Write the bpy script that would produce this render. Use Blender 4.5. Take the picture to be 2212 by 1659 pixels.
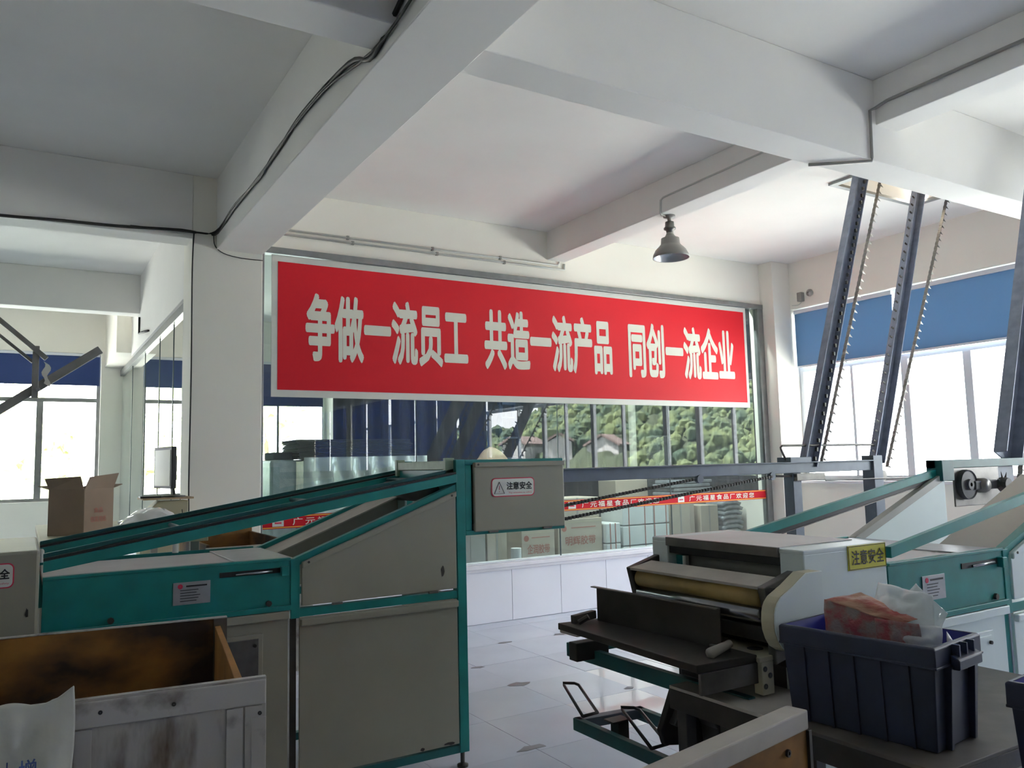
import bpy, bmesh, math, random
from mathutils import Vector, Matrix, noise
random.seed(4)
scn = bpy.context.scene
for o in list(bpy.data.objects): bpy.data.objects.remove(o)
COL = scn.collection

# ---------------------------------------------------------------- camera, world, lights, exposure
yaw, pit, rol = 0.547635679, 0.0992512298, -0.0236341657
fw = Vector((math.sin(yaw)*math.cos(pit), math.cos(yaw)*math.cos(pit), math.sin(pit)))
rt = Vector((math.cos(yaw), -math.sin(yaw), 0)); up = rt.cross(fw)
cr, sr = math.cos(rol), math.sin(rol)
rt, up = cr*rt + sr*up, -sr*rt + cr*up
cam = bpy.data.objects.new('camera', bpy.data.cameras.new('camera')); COL.objects.link(cam)
cam.matrix_world = Matrix(((rt.x, up.x, -fw.x, 0), (rt.y, up.y, -fw.y, 0), (rt.z, up.z, -fw.z, 1.6), (0, 0, 0, 1)))
cam.data.sensor_width = 36; cam.data.lens = 1731.57/2212*36; cam.data.clip_end = 1000
scn.camera = cam
SKY = 7.0
w = bpy.data.worlds.new('world'); scn.world = w; w.use_nodes = True
bg = w.node_tree.nodes['Background']; bg.inputs[0].default_value = (0.93, 0.97, 1.0, 1); bg.inputs[1].default_value = SKY
scn.view_settings.view_transform = 'Standard'; scn.view_settings.look = 'None'
scn.view_settings.exposure = 0.95; scn.view_settings.gamma = 1; scn.view_settings.use_curve_mapping = False
scn.cycles.use_denoising = True
scn.cycles.max_bounces = 10; scn.cycles.diffuse_bounces = 6; scn.cycles.transparent_max_bounces = 24
scn.cycles.caustics_reflective = False; scn.cycles.caustics_refractive = False
scn.cycles.sample_clamp_indirect = 6

sun = bpy.data.lights.new('sun', 'SUN'); sun.energy = 68; sun.angle = .02; sun.color = (1, .96, .88)
so = bpy.data.objects.new('sun', sun); COL.objects.link(so)
so.rotation_euler = Vector((.52, .22, -.86)).to_track_quat('-Z', 'Y').to_euler()
def portal(loc, rot, sx, sy):
    l = bpy.data.lights.new('window_daylight', 'AREA'); l.shape = 'RECTANGLE'; l.size = sx; l.size_y = sy
    l.cycles.is_portal = True
    o = bpy.data.objects.new('window_daylight', l); o.location = loc; o.rotation_euler = rot; COL.objects.link(o)
portal((8.92, -1.1, 2.4), (0, math.pi/2, 0), 2.3, 16.6)
portal((8.92, -11.4, 2.4), (0, math.pi/2, 0), 2.3, 3.3)
portal((-1.1, 14.2, 2.2), (-math.pi/2, 0, 0), 4.3, 2.3)
portal((3.2, 14.2, 2.2), (-math.pi/2, 0, 0), 2.9, 2.3)

# ---------------------------------------------------------------- materials
def _mat(name):
    m = bpy.data.materials.new(name); m.use_nodes = True
    return m, m.node_tree, m.node_tree.nodes['Principled BSDF']
def pmat(name, col, rough=0.6, metal=0.0, var=0.12, scale=6.0, col2=None, bump=0.0, spec=0.5, thr=(0.3, 0.7), stretch=None):
    m, nt, b = _mat(name)
    b.inputs['Roughness'].default_value = rough; b.inputs['Metallic'].default_value = metal
    b.inputs['Specular IOR Level'].default_value = spec
    tc = nt.nodes.new('ShaderNodeTexCoord'); n = nt.nodes.new('ShaderNodeTexNoise'); n.inputs['Scale'].default_value = scale
    n.inputs['Detail'].default_value = 5
    src = tc.outputs['Object']
    if stretch:
        mp = nt.nodes.new('ShaderNodeMapping'); mp.inputs['Scale'].default_value = stretch
        nt.links.new(src, mp.inputs[0]); src = mp.outputs[0]
    nt.links.new(src, n.inputs['Vector'])
    r = nt.nodes.new('ShaderNodeValToRGB'); r.color_ramp.elements[0].position, r.color_ramp.elements[1].position = thr
    c2 = col2 if col2 else tuple(c*(1-var) for c in col)
    r.color_ramp.elements[0].color = (*c2, 1); r.color_ramp.elements[1].color = (*col, 1)
    nt.links.new(n.outputs['Fac'], r.inputs['Fac']); nt.links.new(r.outputs['Color'], b.inputs['Base Color'])
    if bump:
        bp = nt.nodes.new('ShaderNodeBump'); bp.inputs['Strength'].default_value = bump; bp.inputs['Distance'].default_value = 0.01
        n2 = nt.nodes.new('ShaderNodeTexNoise'); n2.inputs['Scale'].default_value = scale*6; nt.links.new(src, n2.inputs['Vector'])
        nt.links.new(n2.outputs['Fac'], bp.inputs['Height']); nt.links.new(bp.outputs['Normal'], b.inputs['Normal'])
    return m
def glassmat(name, tint, refl=1.0, haze=0.0, hazecol=(.7, .75, .75)):
    m, nt, b = _mat(name); nt.nodes.remove(b)
    out = nt.nodes['Material Output']
    t = nt.nodes.new('ShaderNodeBsdfTransparent'); t.inputs[0].default_value = (*tint, 1)
    g = nt.nodes.new('ShaderNodeBsdfGlossy'); g.inputs['Roughness'].default_value = 0.0
    fr = nt.nodes.new('ShaderNodeFresnel'); fr.inputs[0].default_value = 1.45
    mul = nt.nodes.new('ShaderNodeMath'); mul.operation = 'MULTIPLY'; mul.inputs[1].default_value = refl
    mx = nt.nodes.new('ShaderNodeMixShader'); nt.links.new(fr.outputs[0], mul.inputs[0])
    # the far side of a pane is met from inside the glass: the Fresnel node would give total reflection there, so only the near side reflects
    geo = nt.nodes.new('ShaderNodeNewGeometry'); inv = nt.nodes.new('ShaderNodeMath'); inv.operation = 'SUBTRACT'; inv.inputs[0].default_value = 1
    nt.links.new(geo.outputs['Backfacing'], inv.inputs[1]); m3 = nt.nodes.new('ShaderNodeMath'); m3.operation = 'MULTIPLY'; m3.use_clamp = True
    nt.links.new(mul.outputs[0], m3.inputs[0]); nt.links.new(inv.outputs[0], m3.inputs[1]); nt.links.new(m3.outputs[0], mx.inputs[0])
    nt.links.new(t.outputs[0], mx.inputs[1]); nt.links.new(g.outputs[0], mx.inputs[2])
    last = mx
    if haze:
        d = nt.nodes.new('ShaderNodeBsdfDiffuse'); d.inputs[0].default_value = (*hazecol, 1)
        m2 = nt.nodes.new('ShaderNodeMixShader'); m2.inputs[0].default_value = haze
        nt.links.new(mx.outputs[0], m2.inputs[1]); nt.links.new(d.outputs[0], m2.inputs[2]); last = m2
    nt.links.new(last.outputs[0], out.inputs[0]); return m
def translmat(name, col, amt, rough=.8):
    m, nt, b = _mat(name); out = nt.nodes['Material Output']
    b.inputs['Base Color'].default_value = (*col, 1); b.inputs['Roughness'].default_value = rough
    t = nt.nodes.new('ShaderNodeBsdfTranslucent'); t.inputs[0].default_value = (*col, 1)
    mx = nt.nodes.new('ShaderNodeMixShader'); mx.inputs[0].default_value = amt
    nt.links.new(b.outputs[0], mx.inputs[1]); nt.links.new(t.outputs[0], mx.inputs[2]); nt.links.new(mx.outputs[0], out.inputs[0])
    return m
PLASTER = pmat('plaster', (.88, .86, .825), .9, var=.05, scale=1.5, bump=.05)
WALLW = pmat('wall_paint', (.91, .88, .80), .85, var=.05, scale=1.2, bump=.04)
TILE = pmat('floor_tile', (.54, .58, .68), .16, var=.12, scale=1.4)
TILE2 = pmat('polished_tile', (.66, .67, .71), .04, var=.05, scale=1.4)
GROUT = pmat('grout', (.24, .24, .26), .8)
PANEL = pmat('wall_tile', (.80, .80, .86), .25, var=.04, scale=2)
MARBLE = pmat('sill_marble', (.82, .80, .84), .2, var=.08, scale=5)
ALU = pmat('white_aluminium', (.72, .75, .80), .4, var=.05)
GREYALU = pmat('grey_aluminium', (.30, .31, .31), .35, metal=.6, var=.2, scale=9)
DARKFR = pmat('dark_mullion', (.05, .075, .08), .4)
GLASS = glassmat('window_glass', (.98, .985, .985), 1.6)
GLASS2 = glassmat('partition_glass', (.88, .94, .93), 2.8, haze=.02)
GLASS3 = glassmat('greenish_glass', (.78, .90, .82), 3.0, haze=.05, hazecol=(.6, .75, .65))
BLIND = translmat('blue_blind', (.15, .24, .35), .38)
BLINDR = translmat('royal_blue_blind', (.055, .15, .42), .42)
BLINDD = translmat('dark_blue_blind', (.020, .045, .16), .12)
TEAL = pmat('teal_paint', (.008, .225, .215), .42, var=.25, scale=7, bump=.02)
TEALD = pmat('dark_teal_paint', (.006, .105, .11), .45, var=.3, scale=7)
CREAM = pmat('cream_sheet_metal', (.31, .30, .24), .5, var=.10, scale=3, bump=.02)
WHITEM = pmat('white_machine_paint', (.68, .76, .75), .42, var=.06, scale=3)
BEIGE = pmat('beige_paint', (.50, .47, .33), .5, var=.1)
LGREEN = pmat('pale_green_paint', (.34, .45, .32), .5, var=.25, scale=18)
BELT = pmat('pale_conveyor_belt', (.68, .64, .63), .7, var=.12, scale=4)
BLACK = pmat('black_rubber', (.012, .013, .015), .5)
BLACKS = pmat('blackened_steel', (.055, .05, .047), .45, var=.4, scale=9, metal=.3, bump=.05)
STEEL = pmat('dull_steel', (.20, .19, .18), .38, metal=.75, var=.35, scale=10, bump=.04)
CHROME = pmat('roller_steel', (.42, .42, .44), .22, metal=.95, var=.2, scale=12)
BEAMST = pmat('grey_blue_steel', (.12, .14, .18), .42, metal=.25, var=.2, scale=9)
RAILST = pmat('galvanised_steel', (.23, .26, .34), .45, metal=.25, var=.3, scale=14)
YROLL = pmat('yellow_roller', (.55, .40, .15), .5, var=.4, scale=5)
DUSTY = pmat('flour_dusted_sheet', (.50, .465, .41), .75, var=.18, scale=8)
PLYW = pmat('stained_plywood', (.36, .17, .035), .75, col2=(.035, .018, .012), scale=2.4, thr=(.38, .66), bump=.1, stretch=(1, 1, 1.6))
PLYE = pmat('wood_board_edge', (.50, .36, .22), .8, var=.35, scale=12)
ORANGEW = pmat('orange_board', (.42, .20, .05), .7, var=.35, scale=5)
WORN = pmat('worn_white_paint', (.50, .475, .435), .65, col2=(.10, .06, .035), scale=9, thr=(.30, .47), bump=.12, stretch=(1, 1, .28))
WORNF = pmat('worn_white_batten', (.54, .515, .48), .65, col2=(.20, .17, .15), scale=8, thr=(.30, .45))
CRATE = pmat('navy_plastic', (.020, .028, .062), .42, var=.3, scale=9)
CRATEI = pmat('blue_plastic_inside', (.018, .022, .22), .45, var=.2)
CARD = pmat('cardboard', (.30, .22, .16), .85, var=.12, scale=6)
CARDL = pmat('pale_carton', (.50, .44, .36), .85, var=.1, scale=6)
WPACK = pmat('white_wrapped_bundle', (.66, .70, .69), .5, var=.08, scale=8, bump=.1)
GPACK = pmat('grey_plastic_sack', (.34, .37, .40), .25, var=.3, scale=14, bump=.3)
DARKS = pmat('dark_felt_sheet', (.030, .034, .030), .85, var=.4, scale=22)
SHINY = pmat('shiny_wrap', (.13, .14, .145), .12, var=.5, scale=9, bump=.7)
REDP = pmat('red_vinyl', (.50, .008, .018), .6, var=.05, scale=1, spec=.2)
WHITEP = pmat('off_white_vinyl', (.70, .71, .66), .5, var=.03)
LETTER = pmat('cream_lettering', (.72, .72, .63), .6, var=.02)
YELLOWL = pmat('yellow_stripe', (.85, .50, .06), .5)
YSIGN = pmat('yellow_sign', (.62, .58, .03), .5, var=.05)
INK = pmat('black_ink', (.012, .012, .014), .6)
REDINK = pmat('red_ink', (.60, .03, .08), .6)
FADED = pmat('faded_red_print', (.42, .16, .12), .8)
BLUEINK = pmat('blue_ink', (.08, .12, .33), .8)
CLOTH = pmat('white_woven_cloth', (.78, .77, .68), .9, var=.16, scale=5, bump=.15)
PLATE = pmat('aluminium_plate', (.42, .43, .45), .4, metal=.5, var=.15, scale=20)
CABLE = pmat('black_cable', (.02, .018, .018), .6)
PVC = pmat('white_conduit', (.62, .62, .58), .5, var=.05)
ENAMEL = pmat('grey_enamel', (.34, .33, .30), .4, var=.1)
REFLECT = pmat('lamp_reflector', (.55, .56, .60), .25, metal=.6)
BAGCLR = glassmat('clear_plastic_film', (.90, .93, .93), 4.0, haze=.42, hazecol=(.95, .97, .97))
BAGRED = pmat('printed_plastic_bag', (.50, .30, .20), .28, col2=(.33, .06, .05), scale=9, thr=(.40, .58), bump=.3, stretch=(1, 1, 4))
BAGMIX = pmat('red_printed_bag_side', (.34, .07, .07), .3, col2=(.30, .24, .22), scale=20, thr=(.42, .60), bump=.3)
SCREEN = pmat('monitor_screen', (.42, .44, .30), .15, var=.05)
IVORY = pmat('ivory_cabinet', (.55, .52, .36), .6, var=.1)
BLUEST = pmat('blue_ladder_paint', (.01, .02, .05), .4)
LEAF = pmat('hill_foliage', (.085, .115, .045), .9, col2=(.022, .048, .030), scale=.35, thr=(.40, .62))
LEAFD = pmat('hill_undergrowth', (.045, .06, .03), .9, col2=(.02, .035, .02), scale=.3)
LEAFY = pmat('washed_out_foliage', (.60, .64, .40), .8, col2=(.36, .42, .20), scale=1.2)  # leaf colour lightened to look overexposed through the windows
GROUND = pmat('pale_ground', (.72, .74, .70), .95, var=.1, scale=.02)
ROOF = pmat('brown_roof', (.16, .12, .115), .8)
HOUSEW = pmat('house_wall', (.42, .43, .44), .9)
BARK = pmat('bark', (.12, .09, .06), .9)
HATCHM = pmat('hatch_concrete', (.34, .29, .20), .9, var=.25, scale=5, bump=.1)
BACKDROP = pmat('dark_backdrop_cloth', (.008, .010, .015), .9, var=.2)  # near-black cloth of the added backdrops that darken the store room
DARKB = pmat('dark_worn_bench', (.13, .115, .10), .5, var=.4, scale=9)
GREYALU2 = pmat('dull_grey_arm', (.27, .265, .25), .5, var=.25, scale=12)
SEC = pmat('sector_dark', (.04, .04, .045), .5)

# ---------------------------------------------------------------- mesh helpers
ORG = {}
class MB:
    def __init__(s, M=None): s.v = []; s.f = []; s.M = M
    def add(s, vs, fs):
        b = len(s.v)
        for p in vs:
            p = Vector(p); s.v.append(s.M @ p if s.M else p)
        s.f += [tuple(b+i for i in f) for f in fs]; return s
    def box(s, x0, x1, y0, y1, z0, z1):
        return s.add([(x, y, z) for z in (z0, z1) for y in (y0, y1) for x in (x0, x1)],
                     [(0, 2, 3, 1), (4, 5, 7, 6), (0, 1, 5, 4), (2, 6, 7, 3), (0, 4, 6, 2), (1, 3, 7, 5)])
    def prism(s, pts, axis, a, b):
        def mk(p, t): return {'X': (t, p[0], p[1]), 'Y': (p[0], t, p[1]), 'Z': (p[0], p[1], t)}[axis]
        n = len(pts)
        return s.add([mk(p, a) for p in pts] + [mk(p, b) for p in pts],
                     [tuple(range(n))[::-1], tuple(range(n, 2*n))] + [(i, (i+1) % n, n+(i+1) % n, n+i) for i in range(n)])
    def bar(s, p, q, wy, wz, upv=(0, 0, 1)):
        p, q = Vector(p), Vector(q); d = (q-p).normalized(); sd = d.cross(Vector(upv))
        if sd.length < 1e-4: sd = Vector((0, 1, 0))
        sd.normalize(); u = sd.cross(d).normalized(); vs = []
        for c in (p, q):
            for a, b in ((-1, -1), (1, -1), (1, 1), (-1, 1)): vs.append(c + sd*a*wy/2 + u*b*wz/2)
        return s.add(vs, [(3, 2, 1, 0), (4, 5, 6, 7)] + [(i, (i+1) % 4, 4+(i+1) % 4, 4+i) for i in range(4)])
    def tube(s, pts, r, n=8, r2=None):
        pts = [Vector(p) for p in pts]; rings = []; prev = None
        for i, p in enumerate(pts):
            d = (pts[min(i+1, len(pts)-1)] - pts[max(i-1, 0)]).normalized()
            if prev is None:
                a = d.cross(Vector((0, 0, 1)));
                if a.length < 1e-3: a = d.cross(Vector((1, 0, 0)))
                a.normalize()
            else: a = (prev - d*prev.dot(d)).normalized()
            prev = a; b = d.cross(a); rr = r if r2 is None else r + (r2-r)*i/(len(pts)-1)
            rings.append([p + (a*math.cos(t*2*math.pi/n) + b*math.sin(t*2*math.pi/n))*rr for t in range(n)])
        vs = [v for R in rings for v in R]; fs = [tuple(range(n))[::-1], tuple(range(len(vs)-n, len(vs)))]
        for i in range(len(pts)-1):
            for t in range(n): fs.append((i*n+t, i*n+(t+1) % n, (i+1)*n+(t+1) % n, (i+1)*n+t))
        return s.add(vs, fs)
    def lathe(s, prof, c, n=28, axis='Z', close=False):
        vs = []; c = Vector(c)
        for r, h in prof:
            for t in range(n):
                a, b = r*math.cos(2*math.pi*t/n), r*math.sin(2*math.pi*t/n)
                vs.append(c + Vector({'Z': (a, b, h), 'Y': (a, h, b), 'X': (h, a, b)}[axis]))
        fs = [(i*n+t, i*n+(t+1) % n, (i+1)*n+(t+1) % n, (i+1)*n+t) for i in range(len(prof)-1) for t in range(n)]
        if close: fs += [tuple(range(n))[::-1], tuple(range(len(vs)-n, len(vs)))]
        return s.add(vs, fs)
    def grid(s, fn, nu, nv):
        vs = [fn(i/nu, j/nv) for j in range(nv+1) for i in range(nu+1)]
        return s.add(vs, [(j*(nu+1)+i, j*(nu+1)+i+1, (j+1)*(nu+1)+i+1, (j+1)*(nu+1)+i) for j in range(nv) for i in range(nu)])
    def build(s, name, m, parent=None, bevel=0.0, smooth=False, thick=0.0, label=None, kind=None):
        off = Vector((0, 0, 0)); p = parent
        if p is not None: off = ORG[p.name]
        me = bpy.data.meshes.new(name); me.from_pydata([tuple(v-off) for v in s.v], [], s.f)
        bm = bmesh.new(); bm.from_mesh(me); bmesh.ops.recalc_face_normals(bm, faces=bm.faces); bm.to_mesh(me); bm.free()
        me.materials.append(m)
        if smooth:
            for q in me.polygons: q.use_smooth = True
        o = bpy.data.objects.new(name, me); COL.objects.link(o)
        if thick:
            k = o.modifiers.new('solid', 'SOLIDIFY'); k.thickness = thick; k.offset = 0
        if bevel:
            k = o.modifiers.new('bevel', 'BEVEL'); k.width = bevel; k.segments = 2; k.limit_method = 'ANGLE'; k.angle_limit = .6
        if parent is not None: o.parent = parent
        ORG[o.name] = off
        if label: o['label'] = label
        if kind: o['kind'] = kind
        return o
def box(name, m, dims, parent=None, bevel=0.003, **k): return MB().box(*dims).build(name, m, parent, bevel, **k)
ORD = ['lowest', 'second from the bottom', 'third from the bottom', 'fourth from the bottom', 'fifth from the bottom', 'sixth from the bottom', 'seventh from the bottom', 'eighth from the bottom', 'ninth from the bottom', 'tenth from the bottom', 'third from the top', 'second from the top', 'topmost']
def thing(name, label, cat, loc, group=None):
    o = bpy.data.objects.new(name, None); o.empty_display_size = .05; COL.objects.link(o); o.location = loc
    o['label'] = label; o['category'] = cat
    if group: o['group'] = group
    ORG[o.name] = Vector(loc); return o
def tag(o, label, cat, group=None):
    o['label'] = label; o['category'] = cat
    if group: o['group'] = group
    return o
def struct(o): o['kind'] = 'structure'; return o

FIT = {}
def text(name, s, m, parent, org, xd, yd, w, h, bold=0.0, space=1.0, label=None):
    """flat printed lettering filling a w x h rectangle with its lower left corner at org"""
    cu = bpy.data.curves.new('t', 'FONT'); cu.body = s; cu.size = 1; cu.space_character = space
    cu.resolution_u = 3
    t = bpy.data.objects.new('t', cu); COL.objects.link(t)
    dg = bpy.context.evaluated_depsgraph_get(); me = bpy.data.meshes.new_from_object(t.evaluated_get(dg))
    COL.objects.unlink(t); bpy.data.objects.remove(t); bpy.data.curves.remove(cu)
    if not me.vertices: return None
    if bold:                                            # heavier strokes: the same outline laid down eight times round a small circle
        vs = [v.co.copy() for v in me.vertices]; fs = [tuple(p.vertices) for p in me.polygons]; av, af = [], []
        for k in range(8):
            d = Vector((bold*math.cos(k*math.pi/4), bold*math.sin(k*math.pi/4), 0)); n0 = len(av)
            av += [v+d for v in vs]; af += [tuple(n0+i for i in f) for f in fs]
        me = bpy.data.meshes.new('t'); me.from_pydata([tuple(v+Vector((0, 0, .0001*(i_ // len(vs))))) for i_, v in enumerate(av)], [], af)
    xs = [v.co.x for v in me.vertices]; ys = [v.co.y for v in me.vertices]
    x0, x1, y0, y1 = min(xs), max(xs), min(ys), max(ys); xd, yd, org = Vector(xd), Vector(yd), Vector(org)
    off = ORG[parent.name]
    for v in me.vertices:
        v.co = org + xd*((v.co.x-x0)/(x1-x0)*w) + yd*((v.co.y-y0)/max(y1-y0, 1e-6)*h) + xd.cross(yd)*v.co.z - off
    me.name = name; me.materials.clear(); me.materials.append(m)
    o = bpy.data.objects.new(name, me); COL.objects.link(o); o.parent = parent; ORG[o.name] = off
    if label: o['label'] = label
    return o

# ================================================================= SETTING
XW = 8.65; YG = 7.25; CE = 4.17
struct(box('floor', GROUT, (-8, XW+.25, -14, 14.25, -.3, -.010), bevel=0))
floor = bpy.data.objects['floor']
# tiles, one object each inside the part of the floor that the camera can see between the machines
tm = MB().box(-.305, .305, -.305, .305, -.009, 0).build('tile', TILE, floor); tmesh = tm.data
tmesh2 = tmesh.copy(); tmesh2.materials.clear(); tmesh2.materials.append(TILE2)
COL.objects.unlink(tm); bpy.data.objects.remove(tm)
T0X, T0Y, TS = 4.36, 6.385, .613
for i in range(-5, 7):
    for j in range(-6, 1):
        o = bpy.data.objects.new('tile', tmesh2 if (i, j) in ((-1, -3), (0, -3), (-2, -4), (1, -2)) else tmesh)
        o.location = (T0X+(i+.5)*TS, T0Y+(j+.5)*TS, random.uniform(-.0008, .0008)); COL.objects.link(o); o.parent = floor
b = MB(); 
for i in range(-20, 8):
    for j in range(-33, 14):
        if -5 <= i < 7 and -6 <= j < 1: continue
        x, y = T0X+(i+.5)*TS, T0Y+(j+.5)*TS
        if -7.7 < x < 8.35 and -13.7 < y < 13.7: b.box(x-.305, x+.305, y-.305, y+.305, -.0095, 0)
o = b.build('tile_field', TILE, floor); o['kind'] = 'stuff'
def blob(cx, cy, rx, ry, z, n=9, seed=0):
    rr = random.Random(seed); return [(cx+rx*math.cos(t*2*math.pi/n)*rr.uniform(.6, 1.2), cy+ry*math.sin(t*2*math.pi/n)*rr.uniform(.6, 1.2)) for t in range(n)]
for k, (x, y, a, c) in enumerate(((3.758, 6.395, .07, .035), (4.354, 6.379, .08, .04), (3.135, 5.155, .09, .05), (2.513, 3.993, .10, .04), (3.133, 5.76, .06, .03), (3.72, 4.60, .04, .03))):
    MB().prism(blob(x, y, a, c, 0, seed=k), 'Z', .0008, .0022).build('tile_chip', GROUT, floor)

# ceiling with the hatch opening
c = MB(); HX0, HX1, HY0, HY1 = 6.50, 7.72, 4.02, 4.66
c.box(-8, HX0, -14, 14.25, CE, CE+.16); c.box(HX1, XW+.25, -14, 14.25, CE, CE+.16)
c.box(HX0, HX1, -14, HY0, CE, CE+.16); c.box(HX0, HX1, HY1, 14.25, CE, CE+.16)
ceil = struct(c.build('ceiling', PLASTER))
h = MB(); h.box(HX0-.05, HX0, HY0, HY1, CE+.16, CE+2.0); h.box(HX1, HX1+.05, HY0, HY1, CE+.16, CE+2.0)
h.box(HX0-.05, HX1+.05, HY0-.05, HY0, CE+.16, CE+2.0); h.box(HX0-.05, HX1+.05, HY1, HY1+.05, CE+.16, CE+2.0)
h.build('added_hatch_shaft', HATCHM, ceil)  # added open-topped shaft, tall enough to keep direct sun off the floor
h = MB(); h.box(HX0-.07, HX1+.07, HY1, HY1+.05, CE-.025, CE); h.box(HX0-.07, HX0, HY0, HY1, CE-.025, CE); h.box(HX1, HX1+.07, HY0, HY1, CE-.025, CE)
h.build('hatch_rim', GREYALU, ceil)

def pbox(name, m, d, **k): return struct(box(name, m, d, **k))
pbox('trim_1', PLASTER, (1.39, 1.79, -14, YG+.1, 3.53, CE), bevel=.006)               # main beam
pbox('trim_2', PLASTER, (4.92, 5.16, -14, YG, 3.85, CE), bevel=.006)
pbox('trim_3', PLASTER, (1.79, XW, 3.20, 3.46, 3.59, CE), bevel=.006)
pbox('trim_4', PLASTER, (-8, 1.39, 3.20, 3.46, 3.59, CE), bevel=.006)
pbox('trim_5', PLASTER, (-8, 1.19, 7.20, 7.45, 3.60, CE), bevel=.006)
pbox('trim_6', PLASTER, (-8, 1.24, 11.3, 11.55, 3.66, CE), bevel=.006)
pbox('trim_7', WALLW, (1.05, 1.32, 12.2, 14, 3.26, CE), bevel=.006)
pbox('trim_8', PLASTER, (-8, XW, -2.3, -2.04, 3.59, CE), bevel=.006)
pbox('trim_9', PLASTER, (-8, XW, -7.8, -7.54, 3.59, CE), bevel=.006)
pbox('pillar', WALLW, (1.19, 1.79, 7.20, 7.62, 0, CE), bevel=.008)
pbox('column', WALLW, (8.32, XW, 7.03, 7.45, 0, CE), bevel=.006)
# far wall: plaster above, tiled base below the glass
pbox('wall_far', WALLW, (1.79, 8.32, YG, YG+.22, 3.62, CE), bevel=.004)
wl = pbox('wall_far_base', GROUT, (1.79, 8.32, YG+.005, YG+.20, 0, .545), bevel=0)
for k in range(12):
    x0 = 1.79 if k == 0 else T0X+TS*(k-5); x0 = max(x0, 1.79); x1 = min(T0X+TS*(k-4), 8.32)
    if x1 > x0+.05: box('wall_tile', PANEL, (x0+.0025, x1-.0025, YG-.008, YG+.01, .003, .535), wl, .0015)
box('sill_cap', MARBLE, (1.79, 8.32, YG-.05, YG+.22, .545, .59), wl, .006)
box('sill_moulding', MARBLE, (1.79, 8.32, YG-.03, YG, .515, .545), wl, .004)
# partition glazing
gf = thing('window_1', '', '', (1.79, YG, .59)); del gf['category']; del gf['label']; gf['kind'] = 'structure'
box('frame_head', GREYALU, (1.79, 8.32, YG-.04, YG+.05, 3.56, 3.62), gf)
box('frame_jamb', GREYALU, (8.22, 8.32, YG-.035, YG+.05, .59, 3.56), gf)
box('frame_jamb', GREYALU, (1.79, 1.81, YG-.03, YG+.04, .59, 3.56), gf)
box('frame_sill', ALU, (1.81, 8.22, YG-.02, YG+.03, .59, .605), gf)
px = [1.81, 3.30, 4.99, 6.60, 8.22]
for a, c2 in zip(px, px[1:]): box('pane', GLASS2, (a+.004, c2-.004, YG, YG+.008, .605, 3.56), gf, 0)
for a in px[1:-1]: box('glass_joint', DARKFR, (a-.005, a+.005, YG-.002, YG+.012, .605, 3.56), gf, 0)
# side partition running back from the pillar
pbox('wall_side_partition', PLASTER, (1.24, 1.40, 7.62, 12.2, 3.22, CE), bevel=.004)
g2 = thing('window_2', '', '', (1.3, 7.62, .5)); del g2['category']; del g2['label']; g2['kind'] = 'structure'
box('frame_head', GREYALU, (1.27, 1.35, 7.62, 14, 3.13, 3.22), g2)
box('frame_sill', ALU, (1.27, 1.35, 7.62, 14, .5, .55), g2)
py = [7.62, 8.2, 8.9, 9.9, 11.2, 12.6, 14]
for a, c2 in zip(py, py[1:]): box('pane', GLASS3, (1.305, 1.313, a+.004, c2-.004, .55, 3.13), g2, 0)
for a in py[1:-1]: box('glass_joint', DARKFR, (1.30, 1.318, a-.008, a+.008, .55, 3.13), g2, 0)
pbox('wall_side_base', PANEL, (1.25, 1.37, 7.62, 14, 0, .5))

# back wall with its openings
wb = MB(); ops = [(-3.2, 1.0), (1.75, 4.62)]; x = -8.0
for a, c2 in ops: wb.box(x, a, 14, 14.25, 0, CE); wb.box(a, c2, 14, 14.25, 0, 1.2); wb.box(a, c2, 14, 14.25, 3.46, CE); x = c2
wb.box(x, XW+.25, 14, 14.25, 0, CE); struct(wb.build('wall_back', WALLW))
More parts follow.
